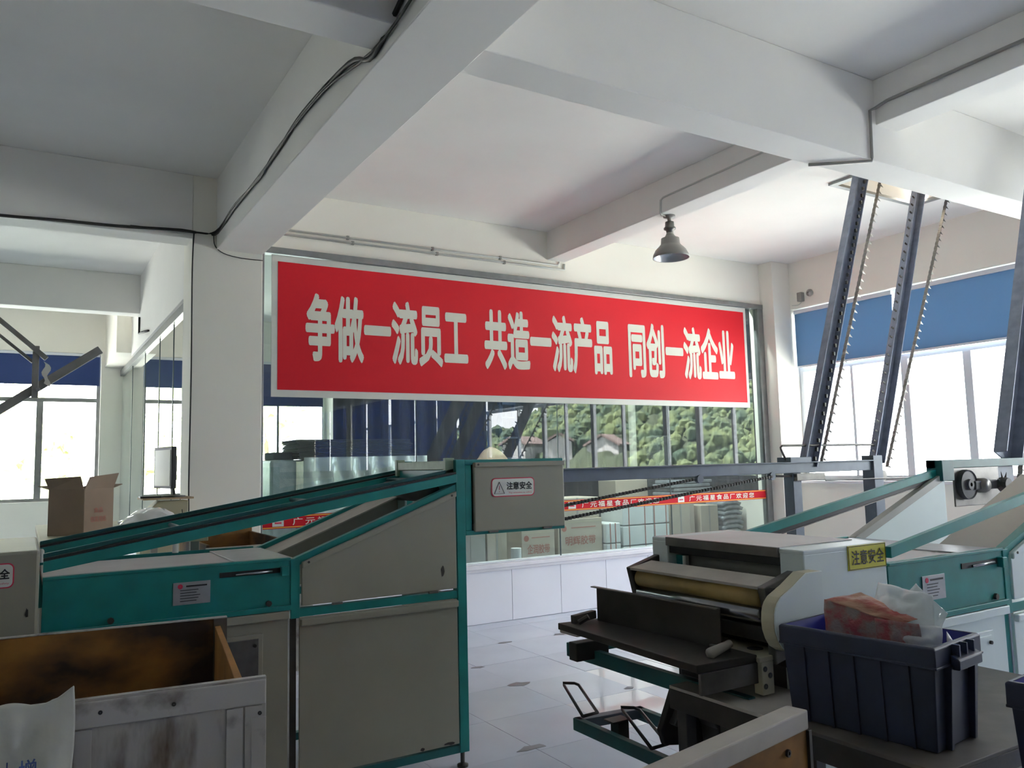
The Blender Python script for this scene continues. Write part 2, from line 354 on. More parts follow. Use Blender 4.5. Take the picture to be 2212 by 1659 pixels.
# right wall with one long band of windows in front and one in the back room
wr = MB(); ry = [(-13.0, -9.75), (-9.35, 7.03)]; y = -14.0
for a, c2 in ry: wr.box(XW, XW+.25, y, a, 0, CE); wr.box(XW, XW+.25, a, c2, 0, 1.30); wr.box(XW, XW+.25, a, c2, 3.55, CE); y = c2
wr.box(XW, XW+.25, y, 14.25, 0, CE); struct(wr.build('wall_right', WALLW))
struct(box('wall_left', PLASTER, (-8.25, -8, -14, 14.25, 0, CE), bevel=0))
wq = MB(); wq.box(-8, XW, -14.25, -14, 0, CE)
struct(wq.build('wall_rear', WALLW))
WN = [3]
def window(axis, at, a, c2, z0, z1, mull, trans, fr=.05, m=ALU, thickm=(), gl=GLASS, dep=.06):
    """window band in a wall: frame, mullions, transom, and one pane for each light"""
    loc = (at, (a+c2)/2, z0) if axis == 'X' else ((a+c2)/2, at, z0)
    t = thing('window_%d' % WN[0], '', '', loc); WN[0] += 1; del t['category']; del t['label']; t['kind'] = 'structure'
    def bb(n, mm, u0, u1, v0, v1, d0, d1, bv=.002):
        box(n, mm, (at+d0, at+d1, u0, u1, v0, v1) if axis == 'X' else (u0, u1, at+d0, at+d1, v0, v1), t, bv)
    bb('frame', m, a, c2, z0, z0+fr, 0, dep); bb('frame', m, a, c2, z1-fr, z1, 0, dep)
    bb('frame', m, a, a+fr, z0+fr, z1-fr, 0, dep); bb('frame', m, c2-fr, c2, z0+fr, z1-fr, 0, dep)
    if trans: bb('transom', m, a+fr, c2-fr, trans-.03, trans+.03, 0, dep)
    us = [a+fr]+list(mull)+[c2-fr]
    for k, u in enumerate(mull):
        wv = .045 if u in thickm else .018
        bb('mullion', m, u-wv, u+wv, z0+fr, (trans-.03) if trans else z1-fr, -.005, dep)
    for u0, u1 in zip(us, us[1:]):
        bb('pane', gl, u0+.01, u1-.01, z0+fr, (trans-.03) if trans else z1-fr, dep*.45, dep*.45+.006, 0)
    if trans: bb('pane', gl, a+fr, c2-fr, trans+.03, z1-fr, dep*.45, dep*.45+.006, 0)
    return t
window('X', XW+.10, -9.35, 7.03, 1.30, 3.55, (-7.9, -6.5, -5.0, -3.6, -2.2, -.9, .35, 1.3, 2.05, 2.9, 3.75, 4.82, 5.55, 6.25), 2.74, thickm=(4.82, 5.55, 2.9, 1.3, -.9, -3.6, -6.5), fr=.06)
box('sill_board', MARBLE, (XW-.06, XW+.14, -9.35, 7.03, 1.265, 1.30), bpy.data.objects['window_3'], .004)
window('X', XW+.10, -13.0, -9.75, 1.30, 3.55, (-11.4,), 2.74, thickm=(-11.4,), fr=.06)
window('Y', 14.08, -3.2, 1.0, 1.2, 3.46, (-1.9, -.75, .19), 2.74, thickm=(.19, -1.9), m=GREYALU)
window('Y', 14.08, 1.75, 4.62, 1.2, 3.46, (2.45, 3.15, 3.78), 2.74, thickm=(2.45,), m=GREYALU)

# blinds
def blind(axis, at, u0, u1, z0, z1, m, label, group, skew=0.0):
    loc = (at, (u0+u1)/2, z1) if axis == 'X' else ((u0+u1)/2, at, z1)
    t = thing('roller_blind', label, 'blind', loc, group)
    q = [(u0+skew, z0), (u1, z0), (u1, z1), (u0, z1)]
    MB().prism(q, axis, at, at+.004).build('fabric', m, t)
    b2 = MB(); b2.box(*((at-.02, at+.03, u0, u1, z1-.02, z1+.03) if axis == 'X' else (u0, u1, at-.02, at+.03, z1-.02, z1+.03))); b2.build('head_rail', ALU, t, .004)
    b2 = MB(); b2.box(*((at-.006, at+.012, u0+skew, u1, z0-.025, z0) if axis == 'X' else (u0+skew, u1, at-.006, at+.012, z0-.025, z0))); b2.build('bottom_rail', ALU if m is BLIND else BLINDD, t, .003)
G = 'blue roller blinds of the window wall'
blind('X', XW+.03, 5.60, 7.00, 2.79, 3.50, BLIND, 'blue roller blind half down, first beside the white corner column', G, .03)
blind('X', XW+.03, 2.75, 5.54, 2.79, 3.50, BLIND, 'wide blue roller blind half down, right of the bright slit, behind the inclined rails', G)
blind('X', XW+.03, -.78, 2.68, 2.79, 3.50, BLIND, 'blue roller blind of the window wall nearest the viewer, past the right frame edge', G)
fl = [(-2.15, -.86), (-3.3, -2.28), (-4.55, -3.36), (-6.2, -4.66), (-8.0, -6.4), (-9.3, -8.12), (-11.35, -9.8), (-12.95, -11.45)]
for k, (a, c2) in enumerate(fl):
    blind('X', XW+.03, a, c2, 1.33, 3.50, BLINDR, 'blue blind drawn to the sill, %s past the half-drawn ones' % ('first', 'second', 'third', 'fourth', 'fifth', 'sixth', 'seventh', 'eighth')[k], 'full-length blue blinds mirrored in the glass')
G = 'dark blue blinds on the back windows'
blind('Y', 14.02, -3.15, .98, 2.99, 3.44, BLINDD, 'dark blue blind across the top of the window at far left', G)
blind('Y', 14.02, 1.80, 3.45, 2.72, 3.44, BLINDD, 'dark blue blind at the top of the back window seen through the side glass', G)
blind('Y', 14.02, 3.48, 4.60, 2.72, 3.44, BLINDD, 'short dark blind above the bright back window at the left end of the banner', G)
# ================================================================= OUTSIDE
struct(box('ground', GROUND, (-300, 400, -300, 400, -6.0, -5.5), bevel=0))
def hill(u, v):
    ang = math.radians(25 + 24.7*u); d = 78 + 120*v
    a = ang; ridge = (2.5 + 17*max(0, min(1, (u-.28)/.5))**.8)
    hgt = -5.5 + (ridge+9.0)*min(1, v*1.7)**.75
    x, yv = d*math.sin(a), 14.5-d*math.cos(a)
    n = noise.fractal(Vector((x*.09, yv*.09, 1.3)), .8, 2.2, 4)
    n2 = noise.noise(Vector((x*.45, yv*.45, 4.1)))
    return (x, yv, hgt + 2.1*n + 1.0*n2)
o = MB().grid(hill, 240, 110).build('hill_woodland', LEAFD, smooth=False); tag(o, 'wooded green hillside seen through the glass below the banner', 'woodland'); o['kind'] = 'stuff'
rr = random.Random(12); bm = bmesh.new(); base = bmesh.new(); bmesh.ops.create_icosphere(base, subdivisions=1, radius=1)
bv = [v.co.copy() for v in base.verts]; bf = [[v.index for v in f.verts] for f in base.faces]; base.free()
HB = MB()
for k in range(5500):
    u, v = rr.random(), rr.random()**1.2; x, y, z = hill(u, v); R = rr.uniform(.45, 1.15)*(.7+v)
    if .24 < u < .60 and v < .17: continue
    sx = Vector((rr.random()*9, rr.random()*9, 0)); HB.add([Vector((x, y, z+R*.5))+Vector((q.x*R, q.y*R, q.z*R*1.15))*(1+.45*noise.noise(q*1.9+sx)) for q in bv], bf)
o = HB.build('tree_crowns', LEAF); tag(o, 'dense tree crowns covering the hillside mirrored in the glass', 'woodland'); o['kind'] = 'stuff'
def house(px_, py_, z, wdt, dpt, hgt, rot, label):
    t = thing('house', label, 'house', (px_, py_, z), 'houses on the wooded hillside')
    M = Matrix.Translation((px_, py_, z)) @ Matrix.Rotation(rot, 4, 'Z')
    b = MB(M); b.prism([(-wdt/2, 0), (wdt/2, 0), (wdt/2, hgt), (0, hgt+wdt*.28), (-wdt/2, hgt)], 'Y', -dpt/2, dpt/2); b.build('walls', HOUSEW, t)
    b = MB(M)
    for s_ in (-1, 1): b.bar((s_*(wdt/2+.4)*.5, -dpt/2-.4, hgt+wdt*.13+.2), (s_*(wdt/2+.4)*.5, dpt/2+.4, hgt+wdt*.13+.2), wdt/2*1.28, .25, upv=(s_*.28, 0, .5))
    b.build('roof', ROOF, t)
    for k in range(4):
        b = MB(M); yy = -dpt/2 + (k+.5)*dpt/4; b.box(-wdt/2-.06, -wdt/2+.02, yy-.5, yy+.5, 1.0, 2.3); b.build('window_pane', DARKFR, t)
house(60.5, -62.0, 1.3, 4.0, 5.8, 2.1, math.radians(60), 'larger pale house with brown roof on the hillside, right of its neighbours')
house(56.8, -67.5, 1.9, 3.0, 3.6, 2.2, math.radians(38), 'small white gabled house on the hillside, left of the larger pale house')
house(54.0, -71.5, 1.8, 3.2, 6.0, 2.0, math.radians(58), 'long low house on the hillside, leftmost of the three')
def tree(x, y, hgt, rad, seed, label):
    t = thing('tree', label, 'tree', (x, y, -5.5), 'trees outside the far left window')
    MB().tube([(x, y, -5.5), (x+.1, y, -1), (x, y, hgt-rad)], .16, 8, .06).build('trunk', BARK, t)
    rr = random.Random(seed); bm = bmesh.new()
    for k in range(420):
        u = rr.uniform(-1, 1); th = rr.uniform(0, 6.283); q = math.sqrt(1-u*u); R = rad*rr.uniform(.5, 1.0)
        c = Vector((x+R*q*math.cos(th), y+R*q*math.sin(th), hgt-rad*.6+R*u*1.3)); s_ = rr.uniform(.12, .3)
        M = Matrix.Translation(c) @ Matrix.Rotation(rr.uniform(0, 6), 4, Vector((rr.random(), rr.random(), rr.random()+.1)).normalized()) @ Matrix.Diagonal((s_, s_*.6, .02, 1))
        bmesh.ops.create_cone(bm, cap_ends=True, segments=5, radius1=1, radius2=.7, depth=1, matrix=M)
    for v in bm.verts: v.co -= Vector((x, y, -5.5))
    me = bpy.data.meshes.new('crown'); bm.to_mesh(me); bm.free(); me.materials.append(LEAFY)
    o = bpy.data.objects.new('crown', me); COL.objects.link(o); o.parent = t; o['kind'] = 'stuff'
tree(-1.6, 24, 4.6, 2.0, 1, 'loose pale tree outside the left part of the far left window')
tree(.3, 27, 2.4, 1.5, 2, 'low pale bush behind the middle mullion of the far left window')
tree(6.6, 26, 4.8, 1.5, 3, 'yellow-green tree outside the back window beside the white pillar')
tree(4.0, 27, 3.6, 1.7, 4, 'yellow-green tree seen through the side glass behind the monitor')

# ================================================================= BANNER and RIBBON
ban = thing('banner', 'long red slogan banner with white border hung across the glass wall', 'banner', (1.88, YG-.012, 2.25))
box('backing', WHITEP, (1.88, 8.01, YG-.014, YG-.006, 2.25, 3.555), ban, 0)
box('red_field', REDP, (1.935, 7.965, YG-.017, YG-.0135, 2.315, 3.495), ban, 0)
yb = YG-.0185
text('lettering', '争做一流员工', LETTER, ban, (2.19, yb, 2.585), (1, 0, 0), (0, 0, 1), 1.70, .645, .034)
text('lettering', '共造一流产品', LETTER, ban, (4.085, yb, 2.585), (1, 0, 0), (0, 0, 1), 1.69, .65, .034)
text('lettering', '同创一流企业', LETTER, ban, (6.02, yb, 2.575), (1, 0, 0), (0, 0, 1), 1.74, .67, .034)
rb = thing('ribbon_banner', 'narrow red welcome ribbon with yellow edges stuck along the glass wall', 'banner', (1.81, YG-.008, 1.07))
box('red_strip', REDP, (1.815, 8.22, YG-.007, YG-.003, 1.075, 1.19), rb, 0)
box('yellow_edge', YELLOWL, (1.815, 8.22, YG-.009, YG-.007, 1.176, 1.183), rb, 0)
box('yellow_edge', YELLOWL, (1.815, 8.22, YG-.009, YG-.007, 1.082, 1.089), rb, 0)
for k in range(4):
    x = 1.90 + 1.6*k
    box('logo_patch', WHITEP, (x, x+.10, YG-.010, YG-.008, 1.095, 1.17), rb, 0)
    box('logo_mark', REDINK, (x+.02, x+.08, YG-.0115, YG-.0105, 1.118, 1.132), rb, 0)
    if k < 4: text('lettering', '广元福星食品厂欢迎您', LETTER, rb, (x+.18, YG-.010, 1.10), (1, 0, 0), (0, 0, 1), 1.12, .065, .012, 1.35)

# ================================================================= CABLES, CONDUITS, LAMP
def wire(name, pts, r, m, label, cat='cable', n=6, sm=True):
    P_ = [Vector(p) for p in pts]; out = []
    if sm:
        for i in range(len(P_)-1):
            p0, p1, p2, p3 = P_[max(i-1, 0)], P_[i], P_[i+1], P_[min(i+2, len(P_)-1)]
            for k in range(5):
                t = k/5; out.append(.5*((2*p1)+(-p0+p2)*t+(2*p0-5*p1+4*p2-p3)*t*t+(-p0+3*p1-3*p2+p3)*t**3))
        out.append(P_[-1])
    else: out = P_
    o = MB().tube(out, r, n).build(name, m, smooth=True)
    return tag(o, label, cat) if label else o
wire('cable', [(1.375, 2.4, 3.72), (1.375, 3.0, 3.70), (1.375, 3.45, 3.565), (1.375, 3.8, 3.68), (1.375, 4.6, 3.735), (1.375, 5.1, 3.70), (1.375, 5.6, 3.68), (1.375, 6.5, 3.675), (1.37, 7.185, 3.66), (1.1, 7.18, 3.66), (.6, 7.185, 3.63), (.2, 7.185, 3.62), (-.4, 7.185, 3.60), (-2, 7.185, 3.6)], .013, CABLE, 'black cable sagging along the side of the main ceiling beam')
wire('cable', [(1.375, 2.4, 3.745), (1.372, 3.3, 3.58), (1.372, 4.2, 3.70), (1.372, 5.2, 3.71), (1.372, 5.62, 3.66), (1.372, 6.4, 3.70), (1.37, 7.15, 3.675), (1.18, 7.16, 3.65), (.7, 7.185, 3.645)], .008, CABLE, 'thinner black cable twisted round the sagging beam cable')
wire('cable', [(1.36, 7.18, 3.66), (1.375, 7.19, 3.56), (1.45, 7.19, 3.50), (1.6, 7.192, 3.475), (1.79, 7.195, 3.475)], .004, CABLE, 'thin grey wire drooping across the top of the white pillar')
wire('cable', [(1.20, 7.19, 3.65), (1.19, 7.185, 3.3), (1.195, 7.185, 2.4), (1.19, 7.185, 1.5), (1.20, 7.185, 1.1)], .006, CABLE, 'dark cable running down the left edge of the white pillar')
for k, (z, xe) in enumerate(((3.80, 5.05), (3.755, 5.12))):
    t = thing('conduit', 'white plastic conduit above the banner, %s of the pair' % ('upper' if k == 0 else 'lower'), 'conduit', (1.8, YG-.012, z), 'conduits above the banner')
    MB().tube([(1.8, YG-.014, z), (xe, YG-.014, z)] + ([(xe+.02, YG-.014, z+.04)] if k == 0 else [(xe+.02, YG-.014, z), (xe+.02, YG-.014, z+.07)]), .011, 8).build('pipe', PVC, t, smooth=True)
    for x in (2.6, 3.5, 4.3): box('clip', ENAMEL, (x-.012+.05*k, x+.012+.05*k, YG-.03, YG, z-.018, z+.018), t, .002)
wire('conduit', [(4.912, 3.5, 4.01), (4.912, 5.33, 3.985), (4.912, 5.37, 3.97), (4.912, 5.38, 3.86), (4.93, 5.39, 3.84), (5.03, 5.40, 3.84)], .008, PVC, 'thin white conduit on the cross beam feeding the hanging lamp', 'conduit', sm=False)
wire('conduit', [(4.90, .5, 4.0), (4.905, 3.1, 3.98), (4.88, 3.17, 3.95), (4.84, 3.185, 3.93), (4.83, 3.187, 3.60), (4.83, 3.19, 3.575), (4.50, 3.44, 3.575)], .011, ENAMEL, 'grey conduit bending down over the big cross beam at upper right', 'conduit', sm=False)
wire('conduit', [(1.225, 11.22, 3.60), (1.225, 11.22, 3.385), (1.225, 10.95, 3.36), (1.225, 10.3, 3.28)], .014, CABLE, 'short dark elbow pipe on the lintel left of the pillar', 'conduit', sm=False)
lx, ly = 5.04, 5.40
L = thing('pendant_lamp', 'bell-shaped enamel factory lamp hanging from the cross beam above the banner', 'lamp', (lx, ly, 3.85))
MB().lathe([(.005, 3.85), (.055, 3.85), (.055, 3.835), (.02, 3.825), (.016, 3.79)], (lx, ly, 0)).build('ceiling_rose', ENAMEL, L, smooth=True)
MB().lathe([(.016, 3.80), (.04, 3.79), (.043, 3.745), (.055, 3.735), (.055, 3.722), (.035, 3.71), (.03, 3.68)], (lx, ly, 0)).build('lamp_holder', STEEL, L, smooth=True)
MB().lathe([(.03, 3.69), (.04, 3.665), (.055, 3.645), (.082, 3.635), (.088, 3.58), (.105, 3.56), (.14, 3.525), (.162, 3.48), (.166, 3.45), (.160, 3.455), (.150, 3.49), (.128, 3.53), (.09, 3.56)], (lx, ly, 0), 40).build('lamp_shade', ENAMEL, L, smooth=True)
MB().lathe([(.159, 3.453), (.148, 3.488), (.126, 3.526), (.088, 3.555), (.02, 3.56)], (lx, ly, 0), 40).build('reflector', REFLECT, L, smooth=True)
MB().lathe([(.002, 3.49), (.02, 3.495), (.03, 3.52), (.022, 3.55), (.015, 3.57)], (lx, ly, 0), 16).build('bulb', WHITEP, L, smooth=True)
S = thing('wall_siren', 'small grey siren and round horn on the wall beside the white column', 'siren', (XW-.03, 6.80, 3.66))
box('siren_body', ENAMEL, (XW-.07, XW, 6.80, 6.87, 3.62, 3.74), S, .008)
MB().lathe([(.01, -.07), (.045, -.05), (.048, -.03), (.03, -.01), (.03, 0)], (XW, 6.69, 3.71), 20, 'X').build('horn', ENAMEL, S, smooth=True)
wire('cable', [(XW-.01, 6.84, 3.62), (XW-.01, 6.9, 3.59), (XW-.01, 7.0, 3.60)], .005, PVC, 'pale wire looping under the wall siren')

# ================================================================= NOODLE MACHINES
def sign_attention(parent, x, y, z, w_, h_, english=True, facing=-1):
    """white rounded sticker with a red border, warning triangle and lettering, facing -Y"""
    def rr(a, b2, c_, d, r):
        pts = []
        for cx_, cz_, s0 in ((c_-r, d-r, 0), (a+r, d-r, 90), (a+r, b2+r, 180), (c_-r, b2+r, 270)):
            for k in range(5): an = math.radians(s0+k*22.5); pts.append((cx_+r*math.cos(an), cz_+r*math.sin(an)))
        return pts
    parent = MB().prism(rr(x, z, x+w_, z+h_, h_*.22), 'Y', y-.002, y).build('safety_sticker', REDINK, parent, label='white safety sticker with red border and warning triangle')
    q = h_*.05
    MB().prism(rr(x+q, z+q, x+w_-q, z+h_-q, h_*.19), 'Y', y-.0035, y-.0015).build('sticker_field', WHITEP, parent)
    tx, tz, ts = x+w_*.06, z+h_*.17, h_*.62
    b = MB()
    A, B, Cc = (tx, tz), (tx+ts*1.0, tz), (tx+ts*.5, tz+ts)
    for p, q2 in ((A, B), (B, Cc), (Cc, A)): b.bar((p[0], y-.0045, p[1]), (q2[0], y-.0045, q2[1]), .0015, h_*.045, upv=(0, 1, 0))
    b2_ = MB(); b2_.bar((Cc[0], y-.0045, tz+ts*.33), (Cc[0], y-.0045, tz+ts*.68), .0015, h_*.05, upv=(0, 1, 0)); b2_.box(Cc[0]-h_*.02, Cc[0]+h_*.02, y-.0052, y-.0042, tz+ts*.14, tz+ts*.2)
    b.build('warning_triangle', INK, parent); b2_.build('exclamation_mark', REDINK, parent)
    text('lettering', '注意安全', INK, parent, (x+w_*.34, y-.0045, z+h_*.36), (1, 0, 0), (0, 0, 1), w_*.60, h_*.42, .03)
    if english: text('lettering', 'Pay attention to safety', REDINK, parent, (x+w_*.40, y-.0045, z+h_*.14), (1, 0, 0), (0, 0, 1), w_*.53, h_*.10, 0)

def noodle_machine(label, ox, y0, T, S2, W, near_detail, railtop, tealm):
    """inclined-conveyor noodle sheet machine: tray deck, side plates, sloped bars and panels, rising rails"""
    y1 = y0+W; xe = ox+T; x2 = xe+S2
    t = thing('noodle_machine', label, 'machine', (ox, y0, 0))
    # deck
    box('belt_deck', BELT, (ox, xe+.04, y0+.05, y1-.05, 1.13, 1.158), t, .004)
    box('deck_cover', PLATE, (xe-.24, xe+.03, y0+.03, y1-.03, 1.158, 1.165), t, .002)
    for y in (y0, y1-.012): box('side_plate', tealm, (ox, xe, y, y+.012, .945, 1.172), t, .002)
    b = MB(); b.box(ox, xe, y0-.018, y0+.012, .925, .948); b.box(ox, xe, y0-.008, y0+.03, 1.160, 1.172); b.build('plate_flange', tealm, t, .002)
    for xx in (.25, .9): MB().lathe([(0.001, -.012), (.014, -.012), (.014, 0)], (ox+T*xx, y0, .965), 8, 'Y').build('bolt', BLACKS, t)
    # adjusting screw slot
    b = MB(); b.box(xe-.33, xe-.05, y0-.004, y0, 1.105, 1.128); b.build('adjuster_slot', BLACK, t)
    MB().tube([(xe-.26, y0-.012, 1.113), (xe-.09, y0-.012, 1.117)], .006, 8).build('adjuster_screw', CHROME, t, smooth=True)
    box('screw_block', tealm, (xe-.05, xe-.015, y0-.03, y0, 1.09, 1.135), t, .003)
    # name plate
    npx = ox+T*(.49 if T > 1 else .26)
    npl = box('name_plate', PLATE, (npx, npx+.16, y0-.004, y0, 1.0, 1.1), t, .001)
    MB().lathe([(.001, -.0015), (.011, -.0015), (.011, 0)], (npx+.03, y0-.004, 1.082), 12, 'Y').build('plate_emblem', REDINK, npl)
    b = MB()
    b.box(npx+.055, npx+.145, y0-.0055, y0-.004, 1.078, 1.085)
    for k in range(5): b.box(npx+.03, npx+.10+.008*(k % 3), y0-.0055, y0-.004, 1.015+k*.012, 1.018+k*.012)
    b.build('plate_print', INK, npl)
    # lower covers
    box('lower_cover', CREAM if tealm is TEAL and near_detail else WHITEM, (ox, xe-.01, y0+.004, y0+.02, .06, .925), t, .003)
    CP = CREAM if near_detail else WHITEM
    box('cover_lip', CP, (ox, xe-.01, y0-.022, y0+.01, .885, .922), t, .004)
    box('access_door', CP, (xe-.62, xe-.13, y0-.006, y0+.006, .25, .83), t, .004)
    box('vent_panel', STEEL if near_detail else CP, (xe-.60, xe-.15, y0-.010, y0-.004, .27, .81), t, .003)
    MB().lathe([(.001, -.012), (.008, -.012), (.008, 0)], (xe-.17, y0-.008, .78), 8, 'Y').build('door_screw', BLACKS, t)
    # posts
    for y in (y0, y1-.05):
        box('corner_post', tealm, (xe, xe+.045, y-.005, y+.05, .88, 1.165), t, .003)
        box('lower_post', BLACKS if near_detail else tealm, (xe+.0, xe+.032, y+.01, y+.05, .0, .88), t, .002)
        if near_detail or y == y0: box('end_post', tealm, (x2, x2+.055, y-.01, y+.05, .08, railtop), t, .003)
        MB().lathe([(.03, 0), (.03, .012), (.012, .02), (.012, .08)], (x2+.027, y+.02, 0), 12, close=True).build('levelling_foot', BLACKS, t)
    zs0, zs1 = 1.155, 1.50
    for y in (y0-.004, y1-.04):
        b = MB(); b.prism([(xe+.02, zs0-.03), (x2+.01, zs1-.045), (x2+.01, zs1), (xe+.02, zs0+.012)], 'Y', y, y+.044); b.build('sloping_bar', tealm if near_detail or y < y0+.1 else ENAMEL, t, .002)
        b = MB(); b.box(xe+.03, x2, y, y+.044, .885, .925); b.build('cross_bar', tealm, t, .002)
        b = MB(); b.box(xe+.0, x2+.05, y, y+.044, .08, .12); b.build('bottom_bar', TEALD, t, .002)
    # dusty ramp sheet between the sloping bars
    b = MB(); b.prism([(xe+.05, zs0-.01), (x2-.02, zs1-.03), (x2-.02, zs1-.022), (xe+.05, zs0-.002)], 'Y', *((y1-.30, y1-.045) if near_detail else (y0+.045, y0+.33))); b.build('ramp_sheet', DUSTY if near_detail else ENAMEL, t)
    # upper trapezoid panels (near and far)
    for y, nm_ in ((y0-.012, 1), (y1-.03, 0)):
        xa, xb = xe+.052, x2-.006
        f = lambda x: zs0-.020 + (x-xe-.02)/(x2-xe-.01)*(zs1-zs0-.015)
        b = MB(); b.prism([(xa, .938), (xb, .938), (xb, f(xb)), (xa, f(xa))], 'Y', y, y+.014); p = b.build('upper_panel', CP, t, .004)
        if nm_:
            b = MB(); b.prism([(xa, f(xa)-.03), (xb, f(xb)-.03), (xb, f(xb)), (xa, f(xa))], 'Y', y-.014, y+.002); b.build('folded_lip', CP, t, .005)
            for xx, zz in ((xa+.03, f(xa+.03)-.012), (xb-.03, f(xb-.03)-.012)):
                MB().lathe([(.001, -.003), (.006, -.003), (.006, 0)], (xx, y-.014, zz), 8, 'Y').build('screw', BLACKS, t)
            MB().prism(blob(xb-.085, 1.035, .012, .035, 0, seed=9), 'Y', y-.0012, y+.001).build('paint_chip', BLACKS, t)
            for xx in (xa+.15, xb-.17): box('hinge', STEEL, (xx, xx+.055, y-.008, y+.004, .926, .938), t, .002)
    if near_detail: box('upper_panel_return', WHITEM, (x2-.035, x2-.02, y1-.14, y1-.03, 1.30, 1.47), t, .002)
    # lower panel
    box('lower_panel', CP, (xe+.042, x2-.004, y0-.008, y0+.006, .13, .882), t, .003)
    box('lower_panel_lip', CP, (xe+.042, x2-.004, y0-.03, y0-.004, .842, .878), t, .007)
    for xx, a in ((x2-.06, .03), (x2-.22, .016)): MB().prism(blob(xx, .142, a, .008, 0, seed=int(a*1000)), 'Y', y0-.0095, y0-.007).build('paint_chip', BLACKS, t)
    if near_detail: box('rear_cover', CREAM, (x2-.02, x2, y0+.05, y1-.05, .13, .9), t, .003)
    # rising rails with toothed belts
    sl = .161; xr = x2+.0 if near_detail else x2+1.1
    for k, y in enumerate((y0+.0, y1)):
        xl = ox+.0; xr2 = xr + (.33 if near_detail else -1.05)*(1 if k else 0)
        z = lambda x: 1.238+(x-ox)*sl
        b = MB(); b.prism([(xl, z(xl)-.045), (xr2, z(xr2)-.045), (xr2, z(xr2)), (xl, z(xl))], 'Y', y-.02, y+.006); b.build('conveyor_rail', tealm, t, .002)
        if near_detail:
            b = MB(); b.prism([(xl, z(xl)+.001), (xr2, z(xr2)+.001), (xr2, z(xr2)+.012), (xl, z(xl)+.012)], 'Y', y-.012, y+.02); b.build('drive_belt', BLACK, t)
            b = MB(); b.prism([(xl, z(xl)+.012), (xr2, z(xr2)+.012), (xr2, z(xr2)+.03), (xl, z(xl)+.03)], 'Y', y+.02, y+.036); b.build('rail_guide', TEALD, t, .001)
        elif k:
            b = MB(); b.prism([(xl, z(xl)-.066), (xr2, z(xr2)-.066), (xr2, z(xr2)-.047), (xl, z(xl)-.047)], 'Y', y-.01, y+.006); b.build('drive_belt', SEC, t)
            b = MB(); b.prism([(xl, z(xl)-.072), (xr2, z(xr2)-.072), (xr2, z(xr2)-.067), (xl, z(xl)-.067)], 'Y', y-.014, y+.006); b.build('rail_guide', STEEL, t)
    for xx in ((.6, 1.25, 1.85) if near_detail else ()):
        x = ox+xx
        if x < xr: MB().tube([(x, y0, 1.222+xx*sl), (x, y1, 1.222+xx*sl)], .012, 8).build('rail_spacer', TEALD, t, smooth=True)
    return t, xe, x2, y1
MT, xe, x2, y1 = noodle_machine('teal and cream noodle machine with inclined conveyor, at left under the banner', .085, 3.95, 1.04, .905, .75, True, 1.63, TEAL)
# control box on the end of the left machine
cb = MB(); cb.box(2.085, 2.745, 3.94, 4.38, 1.215, 1.240); cb.box(2.085, 2.745, 3.94, 4.38, 1.600, 1.628); cb.box(2.085, 2.125, 3.94, 4.38, 1.24, 1.60); cb.box(2.725, 2.745, 3.94, 4.38, 1.24, 1.60); cb.box(2.1, 2.74, 4.36, 4.38, 1.24, 1.6)
cb.build('box_frame', TEAL, MT, .003)
box('control_box', CREAM, (2.135, 2.738, 3.925, 3.95, 1.232, 1.612), MT, .006)
box('box_lip', CREAM, (2.135, 2.738, 3.912, 3.93, 1.585, 1.612), MT, .004)
for xx in (2.22, 2.58): box('hinge', STEEL, (xx, xx+.06, 3.918, 3.932, 1.222, 1.234), MT, .002)
MB().lathe([(.001, -.002), (.006, -.002), (.006, 0)], (2.155, 3.912, 1.60), 8, 'Y').build('screw', BLACKS, MT)
sign_attention(MT, 2.242, 3.925, 1.417, .285, .105)
b = MB(); b.box(1.985, 2.03, 3.98, 4.66, 1.575, 1.625); b.build('head_bar', LGREEN, MT, .004)
b = MB(); b.box(1.98, 2.035, 4.64, 4.67, 1.54, 1.64); b.box(1.98, 2.035, 3.97, 4.0, 1.54, 1.64); b.build('head_bracket', LGREEN, MT, .003)
b = MB(); b.box(2.0, 2.04, 4.0, 4.65, 1.50, 1.575); b.build('head_plate', TEAL, MT, .002)
MB().lathe([(.001, 0), (.055, 0), (.055, .62), (.001, .62)], (1.92, 4.03, 1.455), 20, 'Y').build('drive_roller', BLACKS, MT, smooth=True)
for x, y in ((.62, 4.66), (.0, 4.66)): MB().lathe([(.016, 1.17), (.014, 1.225), (.008, 1.235), (.001, 1.235)], (x+.09, y, 0), 12).build('nylon_peg', WHITEP, MT, smooth=True)

# left roller head with cover
H = thing('feed_machine', 'cream covered feed machine with a cut-off safety sticker at the left edge', 'machine', (-.3, 4.0, 0))
box('cover', CREAM, (-.75, .072, 3.90, 4.78, .35, 1.29), H, .012)
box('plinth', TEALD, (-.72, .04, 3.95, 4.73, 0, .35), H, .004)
sign_attention(H, -.262, 3.90, 1.147, .245, .10)
MB().prism(blob(.032, 1.04, .006, .022, 0, seed=3), 'Y', 3.8985, 3.901).build('paint_chip', BLACKS, H)

# right line machine
MR, xeR, x2R, y1R = noodle_machine('teal and white noodle machine at right behind the dough roller', 2.945, 2.0, .84, .905, .80, False, 1.55, TEAL)
